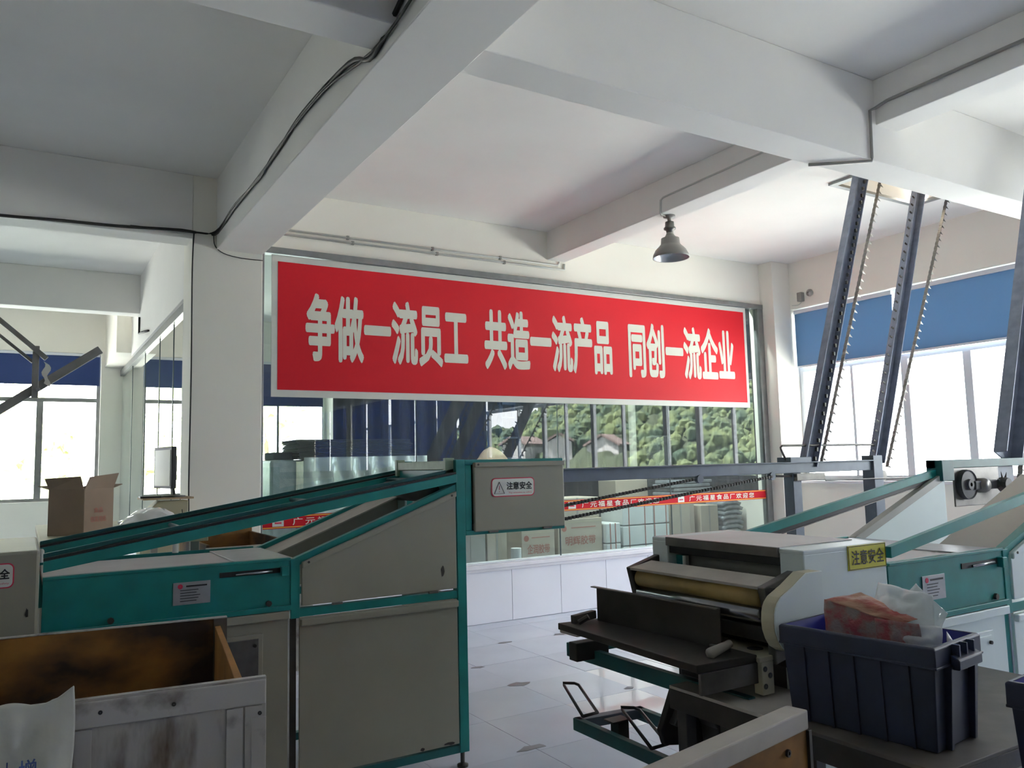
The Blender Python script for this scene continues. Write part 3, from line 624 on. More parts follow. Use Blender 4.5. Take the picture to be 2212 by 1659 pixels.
# transfer gear at the top of the right machine
TG = thing('transfer_conveyor', 'steel transfer unit with pulley wheel under a teal beam at the right edge', 'conveyor', (4.9, 2.8, 0))
box('top_beam', TEALD, (4.62, 6.1, 2.78, 2.84, 1.512, 1.562), TG, .003)
box('beam_end', TEALD, (4.62, 4.74, 2.74, 2.84, 1.44, 1.56), TG, .003)
box('support_post', BEAMST, (5.95, 6.05, 2.76, 2.84, 0, 1.512), TG, .003)
box('bearing_plate', STEEL, (4.80, 5.30, 2.78, 2.79, 1.28, 1.512), TG, .003)
MB().lathe([(.012, -.045), (.03, -.045), (.034, -.03), (.08, -.028), (.088, -.034), (.09, -.02), (.09, 0), (.001, 0)], (4.905, 2.78, 1.41), 32, 'Y').build('pulley_wheel', SEC, TG, smooth=False)
box('gear_arm', SEC, (4.96, 5.24, 2.74, 2.78, 1.375, 1.43), TG, .008)
MB().lathe([(.001, -.06), (.035, -.06), (.045, -.04), (.045, 0)], (5.06, 2.78, 1.40), 16, 'Y').build('gear_hub', STEEL, TG, smooth=True)
sp = MB(); sp.lathe([(.001, -.07), (.04, -.07), (.045, -.05), (.045, -.02), (.001, -.02)], (5.24, 2.76, 1.40), 16, 'Y')
for k in range(8):
    an = k*math.pi/4+.3; sp.tube([(5.24+.04*math.cos(an), 2.72, 1.40+.04*math.sin(an)), (5.24+.085*math.cos(an), 2.72, 1.40+.085*math.sin(an))], .008, 5, .001)
sp.build('sprocket', BLACKS, TG)

# ---------------------------------------------------------------- spiked chain elevators
def spiked_chain(parent, p, q, spike_dir, n_, pitch=.085, r=.011):
    p, q = Vector(p), Vector(q); d = (q-p); Ln = d.length; d.normalize(); b = MB(); sdv = Vector(spike_dir)
    k = 0; s_ = 0.0
    while s_ < Ln:
        a = p+d*s_; e = p+d*min(s_+.028, Ln); o_ = Vector((0, .006*(1 if k % 2 else -1), 0))
        b.bar(a+o_, e+o_, .006, r*1.8, upv=(0, 1, 0)); b.bar(a-o_*1.2, e-o_*1.2, .005, r*1.2, upv=(0, 1, 0)); s_ += .030; k += 1
    s_ = .02
    while s_ < Ln:
        a = p+d*s_; tip = a+sdv*.058+Vector((0, 0, -.030))
        vs = [a+d*.022, a-d*.022, a+Vector((0, .010, 0)), a-Vector((0, .010, 0)), tip]
        b.add(vs, [(0, 2, 4), (2, 1, 4), (1, 3, 4), (3, 0, 4), (0, 3, 1, 2)]); s_ += pitch
    return b.build('spiked_chain', STEEL, parent, kind='stuff')
def channel(parent, p, q, wid, dep, m=RAILST, name='elevator_rail'):
    p, q = Vector(p), Vector(q); b = MB(); d = (q-p).normalized(); sd = Vector((d.z, 0, -d.x)).normalized()
    b.bar(p, q, dep*.12, wid, upv=tuple(sd))
    for s_ in (-1, 1):
        o_ = sd*s_*(wid/2-.004)+Vector((0, -dep/2, 0)); b.bar(p+o_, q+o_, dep, .008, upv=tuple(sd))
    return b.build(name, m, parent, .001)
EV = thing('chain_elevator', 'inclined steel chain elevator rising from the long beam through the ceiling hatch', 'conveyor', (5.5, 4.2, 0))
box('long_beam', BEAMST, (2.75, 6.02, 4.16, 4.22, 1.478, 1.560), EV, .004)
box('beam_flange', BEAMST, (2.75, 6.02, 4.13, 4.24, 1.555, 1.563), EV, .002)
box('support_post', BEAMST, (5.02, 5.115, 4.15, 4.24, 0, 1.478), EV, .003)
box('support_post', BEAMST, (6.005, 6.125, 4.14, 4.25, 0, 1.60), EV, .003)
box('rail_shoe', BEAMST, (4.98, 5.22, 4.13, 4.26, 1.56, 1.60), EV, .003)
box('bearing_block', STEEL, (5.03, 5.36, 4.12, 4.15, 1.42, 1.475), EV, .004)
channel(EV, (5.235, 4.2, 1.55), (6.60, 4.45, 4.4), .145, .06)
channel(EV, (6.10, 4.2, 1.56), (7.50, 4.45, 4.4), .135, .06)
spiked_chain(EV, (5.40, 4.2, 1.50), (6.99, 4.46, 4.5), (1, 0, 0), 0)
spiked_chain(EV, (6.27, 4.2, 1.50), (7.86, 4.40, 4.165), (1, 0, 0), 0)
b = MB()
for k in range(34):
    f = (k+.5)/34; p = Vector((6.10, 4.155, 1.56)).lerp(Vector((7.50, 4.405, 4.4)), f)+Vector((-.068, 0, .03)); b.bar(p, p+Vector((-.03, 0, .012)), .006, .014)
b.build('rail_teeth', BLACKS, EV, kind='stuff')
b = MB()
for k in range(40):
    f = (k+.5)/40; p = Vector((5.26, 4.135, 1.55)).lerp(Vector((6.62, 4.385, 4.4)), f); b.box(p.x-.008, p.x+.008, p.y-.006, p.y+.012, p.z-.015, p.z+.015)
b.build('chain_links', BLACKS, EV, kind='stuff')
hp = [(4.99, 4.18, 1.575), (4.94, 4.18, 1.66), (4.935, 4.18, 1.675), (4.955, 4.18, 1.69), (6.06, 4.18, 1.69), (6.10, 4.18, 1.675), (6.115, 4.18, 1.60)]
MB().tube(hp, .009, 8).build('handle_rod', STEEL, EV, smooth=True)
for p, q in (((2.75, 4.17, 1.315), (4.02, 4.17, 1.462)), ((2.75, 4.15, 1.235), (4.79, 4.15, 1.460))):
    b = MB(); p, q = Vector(p), Vector(q); b.bar(p, q, .012, .010); n_ = int((q-p).length/.028)
    for k in range(n_): c_ = p.lerp(q, (k+.5)/n_); b.box(c_.x-.008, c_.x+.008, c_.y-.01, c_.y+.01, c_.z-.010, c_.z+.010)
    b.build('drive_chain', BLACKS, EV, kind='stuff')
for x in (4.06, 4.80): MB().lathe([(.001, -.03), (.03, -.03), (.03, 0), (.001, 0)], (x, 4.18, 1.462), 12, 'Y').build('chain_idler', BEAMST, EV)
MB().tube([(4.85, 4.17, 1.462), (5.05, 4.17, 1.455), (5.35, 4.14, 1.44)], .010, 6).build('drive_chain_tail', BLACKS, EV)
MB().lathe([(.001, -.02), (.045, -.02), (.045, .02), (.001, .02)], (6.19, 4.2, 1.43), 14, 'Y').build('pulley', STEEL, EV)
MB().tube([(5.36, 4.12, 1.415), (7.1, 4.12, 1.40)], .006, 6).build('tie_rod', STEEL, EV)
E2 = thing('chain_elevator', 'thick inclined rail with a spiked chain at the right frame edge', 'conveyor', (5.5, 2.85, 0))
channel(E2, (5.51, 2.86, 1.56), (6.62, 3.02, 3.75), .20, .08)
channel(E2, (6.62, 3.02, 3.75), (7.0, 3.08, 4.165), .20, .08, name='rail_extension')
spiked_chain(E2, (5.66, 2.84, 1.40), (6.75, 3.0, 3.75), (1, 0, 0), 0, r=.012)
box('elevator_foot', BEAMST, (5.40, 5.60, 2.84, 2.92, 0, 1.51), E2, .003)

# left scissor-arm frame, seen against the far left window
AR = thing('folding_arm_frame', 'grey steel folding arms crossing in front of the far left window', 'frame', (-.1, 5.5, 0))
def arm(n_, p, q, a=.055, c_=.03): MB().bar(p, q, c_, a, upv=(0, 1, 0)).build(n_, RAILST, AR, .003)
MB().bar((-.75, 5.5, 1.52), (.385, 5.5, 2.36), .05, .03, upv=(0, 1, 0)).build('diagonal_arm', GREYALU2, AR, .003)
MB().bar((-.65, 5.46, 2.95), (.10, 5.46, 2.285), .028, .03, upv=(0, 1, 0)).build('diagonal_arm', GREYALU2, AR, .003)
MB().bar((-.65, 5.52, 2.86), (.03, 5.52, 2.27), .018, .03, upv=(0, 1, 0)).build('thin_arm', GREYALU2, AR, .002)
MB().bar((.045, 5.48, 2.36), (.045, 5.48, 2.05), .035, .04, upv=(0, 1, 0)).build('upright_link', GREYALU2, AR, .003)
MB().lathe([(.001, -.02), (.012, -.02), (.012, 0)], (.06, 5.46, 2.10), 10, 'Y').build('bolt', CHROME, AR)
box('stand_post', RAILST, (-.80, -.72, 5.46, 5.54, 0, 3.0), AR, .003)
b = MB(); b.grid(lambda u, v: (.085+.03*u+.01*math.sin(9*v), 5.47, 2.27-.13*v-.02*u), 4, 8); b.build('cloth_strip', CLOTH, AR, thick=.003)

# ================================================================= DOUGH ROLLER (white covers)
DR = thing('dough_roller', 'white covered dough rolling machine with a yellow caution sign, right of centre', 'machine', (2.65, 2.4, 0))
y0, y1 = 2.0, 2.83
b = MB(); b.box(2.45, 2.94, y0, y0+.11, .30, 1.245); b.build('side_cover', WHITEM, DR, .006)
b = MB(); b.box(2.45, 2.94, y1-.10, y1, .86, 1.245); b.build('side_cover', WHITEM, DR, .006)
box('top_cover', DUSTY if 0 else WHITEM, (2.45, 2.94, y0+.0, y1, 1.238, 1.258), DR, .006)
box('top_dust_sheet', BELT, (2.452, 2.90, y0+.12, y1-.12, 1.2585, 1.262), DR, .001)
box('top_edge', STEEL, (2.44, 2.455, y0+.11, y1-.10, 1.225, 1.262), DR, .002)
box('upper_crossbar', BLACK, (2.46, 2.50, y0+.11, y1-.10, 1.192, 1.228), DR, .003)
box('inner_post', TEAL, (2.50, 2.55, y1-.14, y1-.10, .9, 1.18), DR, .002)
box('inner_strip', WHITEP, (2.50, 2.52, y1-.16, y1-.14, .9, 1.18), DR, .001)
MB().lathe([(.001, 0), (.04, 0), (.04, .60), (.001, .60)], (2.565, 2.115, 1.150), 28, 'Y').build('upper_roller', ENAMEL, DR, smooth=True)
box('back_plate', BLACKS, (2.72, 2.74, y0+.11, y1-.10, .6, 1.238), DR, .002)
# projecting roller unit
b = MB(); b.prism([(2.29, 1.124), (2.405, 1.152), (2.405, 1.159), (2.285, 1.137)], 'Y', 2.075, 2.79); b.build('hood_sheet', DUSTY, DR, .002)
b = MB(); b.box(2.283, 2.295, 2.075, 2.79, 1.126, 1.138); b.build('hood_lip', DUSTY, DR, .002)
MB().lathe([(.001, 0), (.036, 0), (.036, .68), (.001, .68)], (2.335, 2.10, 1.090), 32, 'Y').build('yellow_roller', YROLL, DR, smooth=True, label='yellow dough roller')
MB().lathe([(.001, 0), (.031, 0), (.031, .68), (.001, .68)], (2.335, 2.10, 1.028), 32, 'Y').build('steel_roller', CHROME, DR, smooth=True)
b = MB(); b.box(2.42, 2.45, 2.08, 2.78, .83, 1.10); b.box(2.33, 2.42, 2.08, 2.78, .93, .985); b.build('scraper_bar', BLACKS, DR, .004)
b = MB(); b.box(2.33, 2.40, 2.10, 2.78, .86, .885); b.build('scraper_plate', STEEL, DR, .003)
for y in (2.045, 2.785):
    b = MB(); b.prism([(2.285, 1.135), (2.47, 1.185), (2.49, 1.12), (2.42, .88), (2.33, .86), (2.325, .98)], 'Y', y, y+.035); b.build('cheek_plate', STEEL if y < 2.5 else BLACKS, DR, .004)
for xx, zz in ((2.32, 1.12), (2.45, 1.155)): MB().lathe([(.001, -.014), (.014, -.014), (.014, 0)], (xx, 2.045, zz), 10, 'Y').build('bolt', BLACKS, DR)
# curved side guard
pr = [(2.376, 1.192), (2.46, 1.192), (2.46, .935), (2.30, .93), (2.262, .935), (2.232, .952), (2.214, .978), (2.202, 1.01), (2.199, 1.04), (2.202, 1.07), (2.208, 1.088), (2.216, 1.102), (2.236, 1.121), (2.304, 1.152)]
b = MB(); b.prism(pr, 'Y', 1.935, 1.99); b.build('side_guard', BEIGE, DR, .003)
b = MB(); b.prism([(x+.003 if x < 2.3 else x, z) for x, z in pr], 'Y', 1.930, 1.9355); b.build('guard_face', WHITEM, DR, .001)
ysp = box('yellow_sign_plate', YSIGN, (2.70, 2.935, y0-.004, y0-.001, 1.163, 1.256), DR, .001)
b = MB()
for d in ((2.703, 2.932, 1.1655, 1.1675), (2.703, 2.932, 1.2515, 1.2535), (2.703, 2.705, 1.1655, 1.2535), (2.930, 2.932, 1.1655, 1.2535)): b.box(d[0], d[1], y0-.005, y0-.004, d[2], d[3])
b.build('sign_border', INK, ysp)
text('lettering', '注意安全', INK, ysp, (2.718, y0-.0055, 1.182), (1, 0, 0), (0, 0, 1), .20, .056, .012)
box('machine_base', BLACKS, (2.55, 2.92, 2.12, 2.80, 0, .86), DR, .004)
b = MB(); b.box(2.26, 2.45, 2.06, 2.80, .875, .892); b.build('bed_plate', BEIGE, DR, .003)
for x, y in ((2.36, 2.17), (2.40, 2.10)): MB().lathe([(.001, .8935), (.03, .8935), (.03, .892)], (x, y, 0), 14).build('bed_hole', BLACK, DR)
box('bed_bracket', BEIGE, (2.27, 2.33, 2.06, 2.10, .76, .875), DR, .003)
for x, z in ((2.285, .85), (2.31, .825), (2.285, .79)): MB().lathe([(.001, -.002), (.010, -.002), (.010, 0)], (x, 2.06, z), 10, 'Y').build('bracket_hole', BLACK, DR)

# ================================================================= SHEET STACKER in front of the roller
ST = thing('sheet_stacker', 'blackened steel sheet stacking table on a teal lifting frame before the dough roller', 'stand', (2.2, 2.6, 0))
b = MB(); b.prism([(2.03, 2.99), (1.985, 2.09), (2.265, 2.075), (2.30, 2.96)], 'Z', .872, .90); b.build('table_plate', BLACKS, ST, .003)
box('plate_apron', STEEL, (1.99, 2.27, 2.078, 2.09, .80, .872), ST, .002)
b = MB(); b.bar((2.205, 2.93, .965), (2.235, 2.215, .965), .006, .155); b.build('back_stop', BLACKS, ST, .001)
b = MB(); b.bar((2.195, 2.95, 1.045), (2.225, 2.215, 1.045), .022, .005); b.build('stop_lip', STEEL, ST, .001)
b = MB(); b.bar((2.21, 2.215, .905), (2.235, 2.21, .905), .10, .012); b.build('stop_foot', STEEL, ST, .001)
b = MB(); b.bar((2.07, 2.93, .918), (2.20, 2.95, .925), .03, .035); b.build('side_clamp', BLACKS, ST, .003)
MB().tube([(2.08, 2.90, .91), (2.11, 2.87, .935)], .012, 8).build('clamp_knob', BLACKS, ST)
MB().tube([(2.10, 2.14, .915), (2.22, 2.16, .93)], .02, 10, .014).build('dough_scrap', DUSTY, ST, smooth=True)
b = MB(); b.box(2.10, 2.34, 2.95, 3.08, .835, .872); b.build('far_bracket', DUSTY, ST, .004)
b = MB(); b.box(2.12, 2.30, 2.98, 3.04, .72, .80); b.build('far_post', BLACKS, ST, .004)
# upper teal frame
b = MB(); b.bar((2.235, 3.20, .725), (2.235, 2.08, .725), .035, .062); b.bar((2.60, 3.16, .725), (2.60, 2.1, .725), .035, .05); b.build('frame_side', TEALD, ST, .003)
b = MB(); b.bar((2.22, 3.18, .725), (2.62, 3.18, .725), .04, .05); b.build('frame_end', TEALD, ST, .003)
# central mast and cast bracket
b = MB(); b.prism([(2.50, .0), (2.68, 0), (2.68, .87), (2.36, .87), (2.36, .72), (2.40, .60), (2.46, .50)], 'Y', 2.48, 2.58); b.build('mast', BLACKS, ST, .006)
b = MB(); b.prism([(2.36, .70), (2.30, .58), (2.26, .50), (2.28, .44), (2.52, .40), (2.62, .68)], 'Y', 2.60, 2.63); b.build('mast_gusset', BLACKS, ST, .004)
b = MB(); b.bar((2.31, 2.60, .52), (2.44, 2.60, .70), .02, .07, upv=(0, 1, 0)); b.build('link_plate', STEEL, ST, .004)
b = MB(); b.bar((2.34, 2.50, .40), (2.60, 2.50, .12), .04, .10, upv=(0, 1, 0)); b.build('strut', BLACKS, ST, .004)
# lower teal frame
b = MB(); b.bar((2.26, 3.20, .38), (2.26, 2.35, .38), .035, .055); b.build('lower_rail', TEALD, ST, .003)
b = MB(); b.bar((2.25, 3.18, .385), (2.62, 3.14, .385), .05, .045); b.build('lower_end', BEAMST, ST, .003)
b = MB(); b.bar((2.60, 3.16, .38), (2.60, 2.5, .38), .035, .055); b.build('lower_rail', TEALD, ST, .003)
b = MB(); b.box(2.30, 2.36, 2.93, 2.99, .36, .44); b.build('pivot_block', BLACKS, ST, .004)
b = MB(); b.box(2.27, 2.37, 2.93, 3.0, .44, .448); b.build('pivot_plate', BLACKS, ST, .002)
for k, (ax, ay) in enumerate(((2.25, 3.13), (2.23, 2.63))):
    pts = [(ax, ay, .43), (ax+.065, ay-.06, .445), (ax+.19, ay+.24, .47)] 
    q = [(ax, ay, .43), (ax+.175, ay+.40, .455), (ax+.185, ay+.425, .46), (ax+.22, ay+.37, .465), (ax+.225, ay+.34, .462), (ax+.07, ay-.02, .44)]
    MB().tube([Vector(p) for p in q] + [Vector(q[0])], .0075, 8).build('wire_handle', BLACK, ST, smooth=True)
for x, y in ((2.5, 2.49), (2.64, 2.57)): MB().lathe([(.03, 0), (.03, .01), (.01, .02)], (x, y, 0), 10, close=True).build('foot', BLACKS, ST)
b = MB(); b.box(2.58, 2.63, 2.62, 2.68, 0, .38); b.build('frame_leg', BLACKS, ST, .003)

# ================================================================= BENCHES, CRATES
def bench(label, d, zt, legs):
    x0, x1, ya, yb_ = d; t = thing('work_bench', label, 'bench', ((x0+x1)/2, (ya+yb_)/2, 0))
    box('bench_top', DARKB if 'crate' in label else DUSTY, (x0, x1, ya, yb_, zt-.012, zt), t, .002)
    b = MB(); b.box(x0, x0+.03, ya, yb_, zt-.085, zt-.012); b.build('apron', PLYE if 0 else BLACKS, t, .002)
    b = MB(); b.box(x0, x1, ya, ya+.03, zt-.085, zt-.012); b.build('apron', BLACKS, t, .002)
    for x, y in legs: box('leg', BLACKS if 'shelf' in label else TEALD, (x, x+.05, y, y+.05, 0, zt-.012), t, .003)
    return t
bench('dusty steel-topped bench under the big blue crate', (2.125, 3.3, 1.325, 1.90), .75, ((2.16, 1.36), (3.2, 1.36), (3.2, 1.82), (2.16, 1.82)))
bench('narrow dusty steel shelf below the sheet stacker', (2.125, 2.44, 1.905, 2.39), .75, ((2.15, 2.33), (2.37, 2.33), (2.37, 1.93), (2.15, 1.93)))
bench('low bench under the second blue crate at the lower right corner', (2.0, 3.0, .45, 1.25), .74, ((2.05, .5), (2.9, .5), (2.9, 1.15), (2.05, 1.15)))
def crate(label, org, ang, Lx, Ly, Hh, group):
    """open plastic crate: tapered walls, thick rim, ribs, handle recess at the short end. local x = short side, y = long side"""
    t = thing('plastic_crate', label, 'crate', org, group)
    M = Matrix.Translation(org) @ Matrix.Rotation(ang, 4, 'Z'); e = .016
    def ring(x0, x1, y0_, y1_, z): return [(x0, y0_, z), (x1, y0_, z), (x1, y1_, z), (x0, y1_, z)]
    def shell(levels, m, name, bottom=False, bevel=.003):
        b = MB(M); vs = [p for lv in levels for p in lv]; fs = []
        for i in range(len(levels)-1):
            for k in range(4): fs.append((i*4+k, i*4+(k+1) % 4, (i+1)*4+(k+1) % 4, (i+1)*4+k))
        if bottom: fs.append((0, 1, 2, 3))
        b.add(vs, fs); return b.build(name, m, t, bevel)
    tp = .022
    shell([ring(tp, Lx-tp, tp, Ly-tp, 0), ring(e*.5, Lx-e*.5, e*.5, Ly-e*.5, Hh*.80), ring(0, Lx, 0, Ly, Hh*.80), ring(0, Lx, 0, Ly, Hh-.004),
           ring(.006, Lx-.006, .006, Ly-.006, Hh), ring(.014, Lx-.014, .014, Ly-.014, Hh)], CRATE, 'crate_body', True)
    shell([ring(.0145, Lx-.0145, .0145, Ly-.0145, Hh-.001), ring(tp+.012, Lx-tp-.012, tp+.012, Ly-tp-.012, .012), ], CRATEI, 'crate_lining')
    b = MB(M); b.box(tp+.012, Lx-tp-.012, tp+.012, Ly-tp-.012, .006, .012); b.build('crate_floor', CRATEI, t)
    b = MB(M); b.box(-.004, Lx+.004, -.004, .002, Hh*.795, Hh*.82); b.box(-.004, .002, 0, Ly, Hh*.795, Hh*.82); b.box(Lx-.002, Lx+.004, 0, Ly, Hh*.795, Hh*.82); b.build('rim_band', CRATE, t, .002)
    for k in range(1, 6):
        yy = Ly*k/6
        b = MB(M); b.add([(e*.5-.007, yy-.004, Hh*.8), (e*.5-.007, yy+.004, Hh*.8), (tp-.007, yy+.004, 0), (tp-.007, yy-.004, 0), (tp+.01, yy-.004, Hh*.8), (tp+.01, yy+.004, Hh*.8), (tp+.01, yy+.004, 0), (tp+.01, yy-.004, 0)],
              [(0, 1, 2, 3), (4, 5, 6, 7), (0, 1, 5, 4), (3, 2, 6, 7), (0, 3, 7, 4), (1, 2, 6, 5)]); b.build('rib', CRATE, t)
    # short near end: two deep ribs and a handle
    for xx in (Lx*.27, Lx*.78):
        b = MB(M); b.add([(xx-.012, -.012, Hh*.8), (xx+.012, -.012, Hh*.8), (xx+.008, .005, .0), (xx-.008, .005, .0), (xx-.012, tp, Hh*.8), (xx+.012, tp, Hh*.8), (xx+.008, tp+.01, 0), (xx-.008, tp+.01, 0)],
              [(0, 1, 2, 3), (4, 5, 6, 7), (0, 1, 5, 4), (3, 2, 6, 7), (0, 3, 7, 4), (1, 2, 6, 5)]); b.build('end_rib', CRATE, t, .002)
    b = MB(M); b.prism([(-.030, Hh*.76), (-.004, Hh*.76), (-.004, Hh*.90), (-.030, Hh*.86)], 'X', Lx*.27, Lx*.78); b.build('handle', CRATE, t, .004)
    for xx in (Lx*.36, Lx*.52, Lx*.68):
        b = MB(M); b.box(xx-.004, xx+.004, -.022, 0, Hh*.88, Hh*.99); b.build('handle_rib', CRATE, t, .001)
    return t, M
ca = math.atan2(.037, .30)
CR, CM = crate('big navy plastic crate holding plastic bags, on the dusty bench', (2.229, 1.385, .751), ca, .305, .505, .298, None)
crate('second navy plastic crate, cut off by the lower right corner', (2.13, .62, .741), math.radians(6), .42, .50, .30, None)

# contents of the crate
def crumple(name, m, M, fn, nu, nv, amp, seed, label, cat, thick=.0):
    def f(u, v):
        x, y, z = fn(u, v); n_ = noise.noise_vector(Vector((x*14+seed, y*14, z*14)))
        n2 = noise.noise_vector(Vector((x*40+seed, y*40, z*40))); return (x+amp*n_.x+amp*.35*n2.x, y+amp*n_.y+amp*.35*n2.y, z+amp*n_.z+amp*.35*n2.z)
    o = MB(M).grid(f, nu, nv).build(name, m, None, smooth=True, thick=thick); return tag(o, label, cat)
def poly_sheet(pts, rows):
    """bilinear patch through 4 corners"""
    a, b_, c_, d = [Vector(p) for p in pts]
    return lambda u, v: tuple((a.lerp(b_, u)).lerp(d.lerp(c_, u), v))
bag = thing('printed_bag', 'crumpled red and tan printed plastic bag sticking out of the big crate', 'bag', (2.33, 1.62, .80))
def part_sheet(name, m, parent, corners, bulge, amp, seed, thick=.0015, nu=22, nv=16):
    a, b_, c_, d = [Vector(p) for p in corners]; nrm = (b_-a).cross(d-a).normalized()
    def f(u, v):
        p = (a.lerp(b_, u)).lerp(d.lerp(c_, u), v) + nrm*bulge*math.sin(math.pi*u)*math.sin(math.pi*v)
        w_ = min(1, 6*min(u, 1-u, v, 1-v)+.35)
        n_ = noise.noise_vector(Vector((p.x*16+seed, p.y*16, p.z*16))); n2 = noise.noise_vector(Vector((p.x*45+seed, p.y*45, p.z*45)))
        return tuple(p+(n_*amp+n2*amp*.4)*w_)
    return MB().grid(f, nu, nv).build(name, m, parent, smooth=True, thick=thick)
part_sheet('bag_side', BAGMIX, bag, ((2.235, 1.76, .90), (2.33, 1.52, .90), (2.35, 1.60, 1.10), (2.285, 1.79, 1.13)), -.01, .010, 3)
part_sheet('bag_front', BAGRED, bag, ((2.285, 1.79, 1.13), (2.335, 1.56, 1.075), (2.37, 1.52, 1.095), (2.38, 1.72, 1.150)), .012, .012, 8)
part_sheet('bag_lower', BAGMIX, bag, ((2.30, 1.60, .90), (2.35, 1.48, .92), (2.345, 1.50, 1.085), (2.30, 1.62, 1.09)), 0, .010, 5)
clr = thing('clear_bag', 'crumpled clear plastic bag standing behind the red printed bag', 'bag', (2.42, 1.65, .80))
part_sheet('film', BAGCLR, clr, ((2.37, 1.69, 1.06), (2.38, 1.47, .98), (2.41, 1.49, 1.165), (2.42, 1.68, 1.185)), .03, .016, 11, nu=30, nv=24)
part_sheet('film', BAGCLR, clr, ((2.30, 1.62, .93), (2.36, 1.46, .90), (2.385, 1.45, 1.08), (2.34, 1.56, 1.08)), .02, .014, 17, nu=26, nv=20)
part_sheet('film', BAGCLR, clr, ((2.42, 1.66, 1.10), (2.39, 1.47, 1.05), (2.40, 1.44, 1.12), (2.42, 1.55, 1.195)), -.02, .010, 23, nu=20, nv=20)
o = part_sheet('paper_sheet', WHITEP, None, ((2.30, 1.64, .90), (2.40, 1.45, .93), (2.42, 1.47, 1.02), (2.36, 1.56, 1.03)), 0, .004, 31) if 0 else None
pk = thing('paper_packet', 'small white crumpled packet inside the right end of the big crate', 'packet', (2.42, 1.46, .95))
for k in range(3): part_sheet('fold', WHITEP, pk, ((2.40+.012*k, 1.455, .93), (2.44+.012*k, 1.455, .93), (2.43+.012*k, 1.45, 1.035-.012*k), (2.402+.012*k, 1.45, 1.065-.015*k)), .01, .004, 40+k, nu=8, nv=8)
cs = thing('cardboard_sheet', 'pale card sheet lying slanted inside the big crate', 'cardboard', (2.36, 1.56, .80))
part_sheet('sheet', CARDL, cs, ((2.28, 1.70, .80), (2.42, 1.46, .84), (2.42, 1.50, 1.02), (2.36, 1.62, 1.045)), 0, .004, 51)

# ================================================================= WOODEN BINS
def wooden_bin(label, org, ang, Ln, Dp, zt, zb, left=True, full=True):
    """large bin: local x to the right along the front panel, origin at its right front top corner, y away"""
    M = Matrix.Translation((org[0], org[1], 0)) @ Matrix.Rotation(ang, 4, 'Z')
    t = thing('wooden_bin', label, 'bin', (org[0], org[1], 0)); th = .022
    if full:
        MB(M).box(-Ln, 0, 0, th, zb, zt).build('front_panel', WORN, t, .002)
        MB(M).box(-Ln, -.002, -.010, -.0005, zt-.075, zt-.004).build('top_batten', WORNF, t, .003)
        for xx, w_ in ((-.062, .05), (-.515, .045), (-.115, .048)): MB(M).box(xx, xx+w_, -.009, -.0006, zb, zt-.078).build('upright_batten', WORNF, t, .002)
        MB(M).box(-.045, -.002, -.016, -.009, zb, zt-.11).build('corner_strap', WORNF, t, .002)
        for xx, zz in ((-.45, zt-.035), (-.26, zt-.04), (-.02, zt-.10), (-.03, zt-.18)): MB(M).lathe([(.001, -.013), (.006, -.013), (.006, -.008)], (xx, 0, zz), 8, 'Y').build('nail', BLACKS, t)
        MB(M).box(-Ln, 0, -.001, th+.001, zt, zt+.003).build('rim_edge', WORNF, t, .001)
        b = MB(M); b.add([(-.085, th, zb), (-.062, th, zb), (-.062, th, zt-.012), (-.085, th, zt-.012), (-.05, Dp-th, zb), (-.027, Dp-th, zb), (-.027, Dp-th, zt-.03), (-.05, Dp-th, zt-.03)],
                 [(0, 1, 2, 3), (7, 6, 5, 4), (0, 4, 5, 1), (3, 2, 6, 7), (0, 3, 7, 4), (1, 5, 6, 2)]); b.build('end_board', ORANGEW, t, .002)
    MB(M).box(-Ln, 0, Dp-th, Dp, zb, zt).build('back_panel', PLYW, t, .002)
    MB(M).box(-Ln, 0, Dp-th-.003, Dp+.002, zt, zt+.006).build('rim_edge', WORNF if full else DUSTY, t, .002)
    MB(M).box(-.055, 0, Dp-th-.006, Dp-th, zb, zt).build('corner_batten', STEEL if full else PLYW, t, .002)
    MB(M).box(-Ln, -.06, .02, Dp-.02, zb, zb+.02).build('bin_floor', PLYW, t)
    if left: MB(M).box(-Ln, -Ln+th, th, Dp-th, zb, zt-.02).build('end_board', PLYW, t)
    for xx in (-Ln+.1, -.2):
        for yy in (.1, Dp-.15): MB(M).box(xx, xx+.06, yy, yy+.06, 0, zb).build('leg', BLACKS, t)
    return t, M
wooden_bin('large worn white-painted wooden bin with brown stained inside, lower left', (.655, 2.555), math.radians(-6), 1.7, 1.14, .97, .25)
# lower centre bin: only its far side rises into view
t2 = thing('wooden_bin', 'stained wooden bin at the bottom edge, only its thick far rim in view', 'bin', (1.3, .9, 0))
M2 = Matrix.Translation((1.69, 1.42, 0)) @ Matrix.Rotation(math.radians(11), 4, 'Z')
MB(M2).box(-1.2, 0, -.022, 0, .30, .965).build('back_panel', PLYW, t2, .002)
MB(M2).box(-1.2, 0, -.024, .035, .925, .972).build('rim_board', DUSTY, t2, .004)
MB(M2).box(-.012, .002, -.030, .035, .30, .925).build('edge_strap', BLACKS, t2, .001)
MB(M2).lathe([(.004, -.030), (.009, -.030), (.009, -.024)], (-.11, 0, .895), 12, 'Y').build('screw_ring', BLACKS, t2)
MB(M2).box(-1.2, -.03, -.62, -.022, .30, .32).build('bin_floor', PLYW, t2)
MB(M2).box(-1.2, -.02, -.64, -.62, .30, .50).build('low_front_board', PLYW, t2, .002)
MB(M2).box(-1.22, -1.2, -.64, 0, .30, .80).build('end_board', PLYW, t2)
for xx in (-1.1, -.15):
    for yy in (-.58, -.1): MB(M2).box(xx, xx+.06, yy, yy+.06, 0, .30).build('leg', BLACKS, t2)

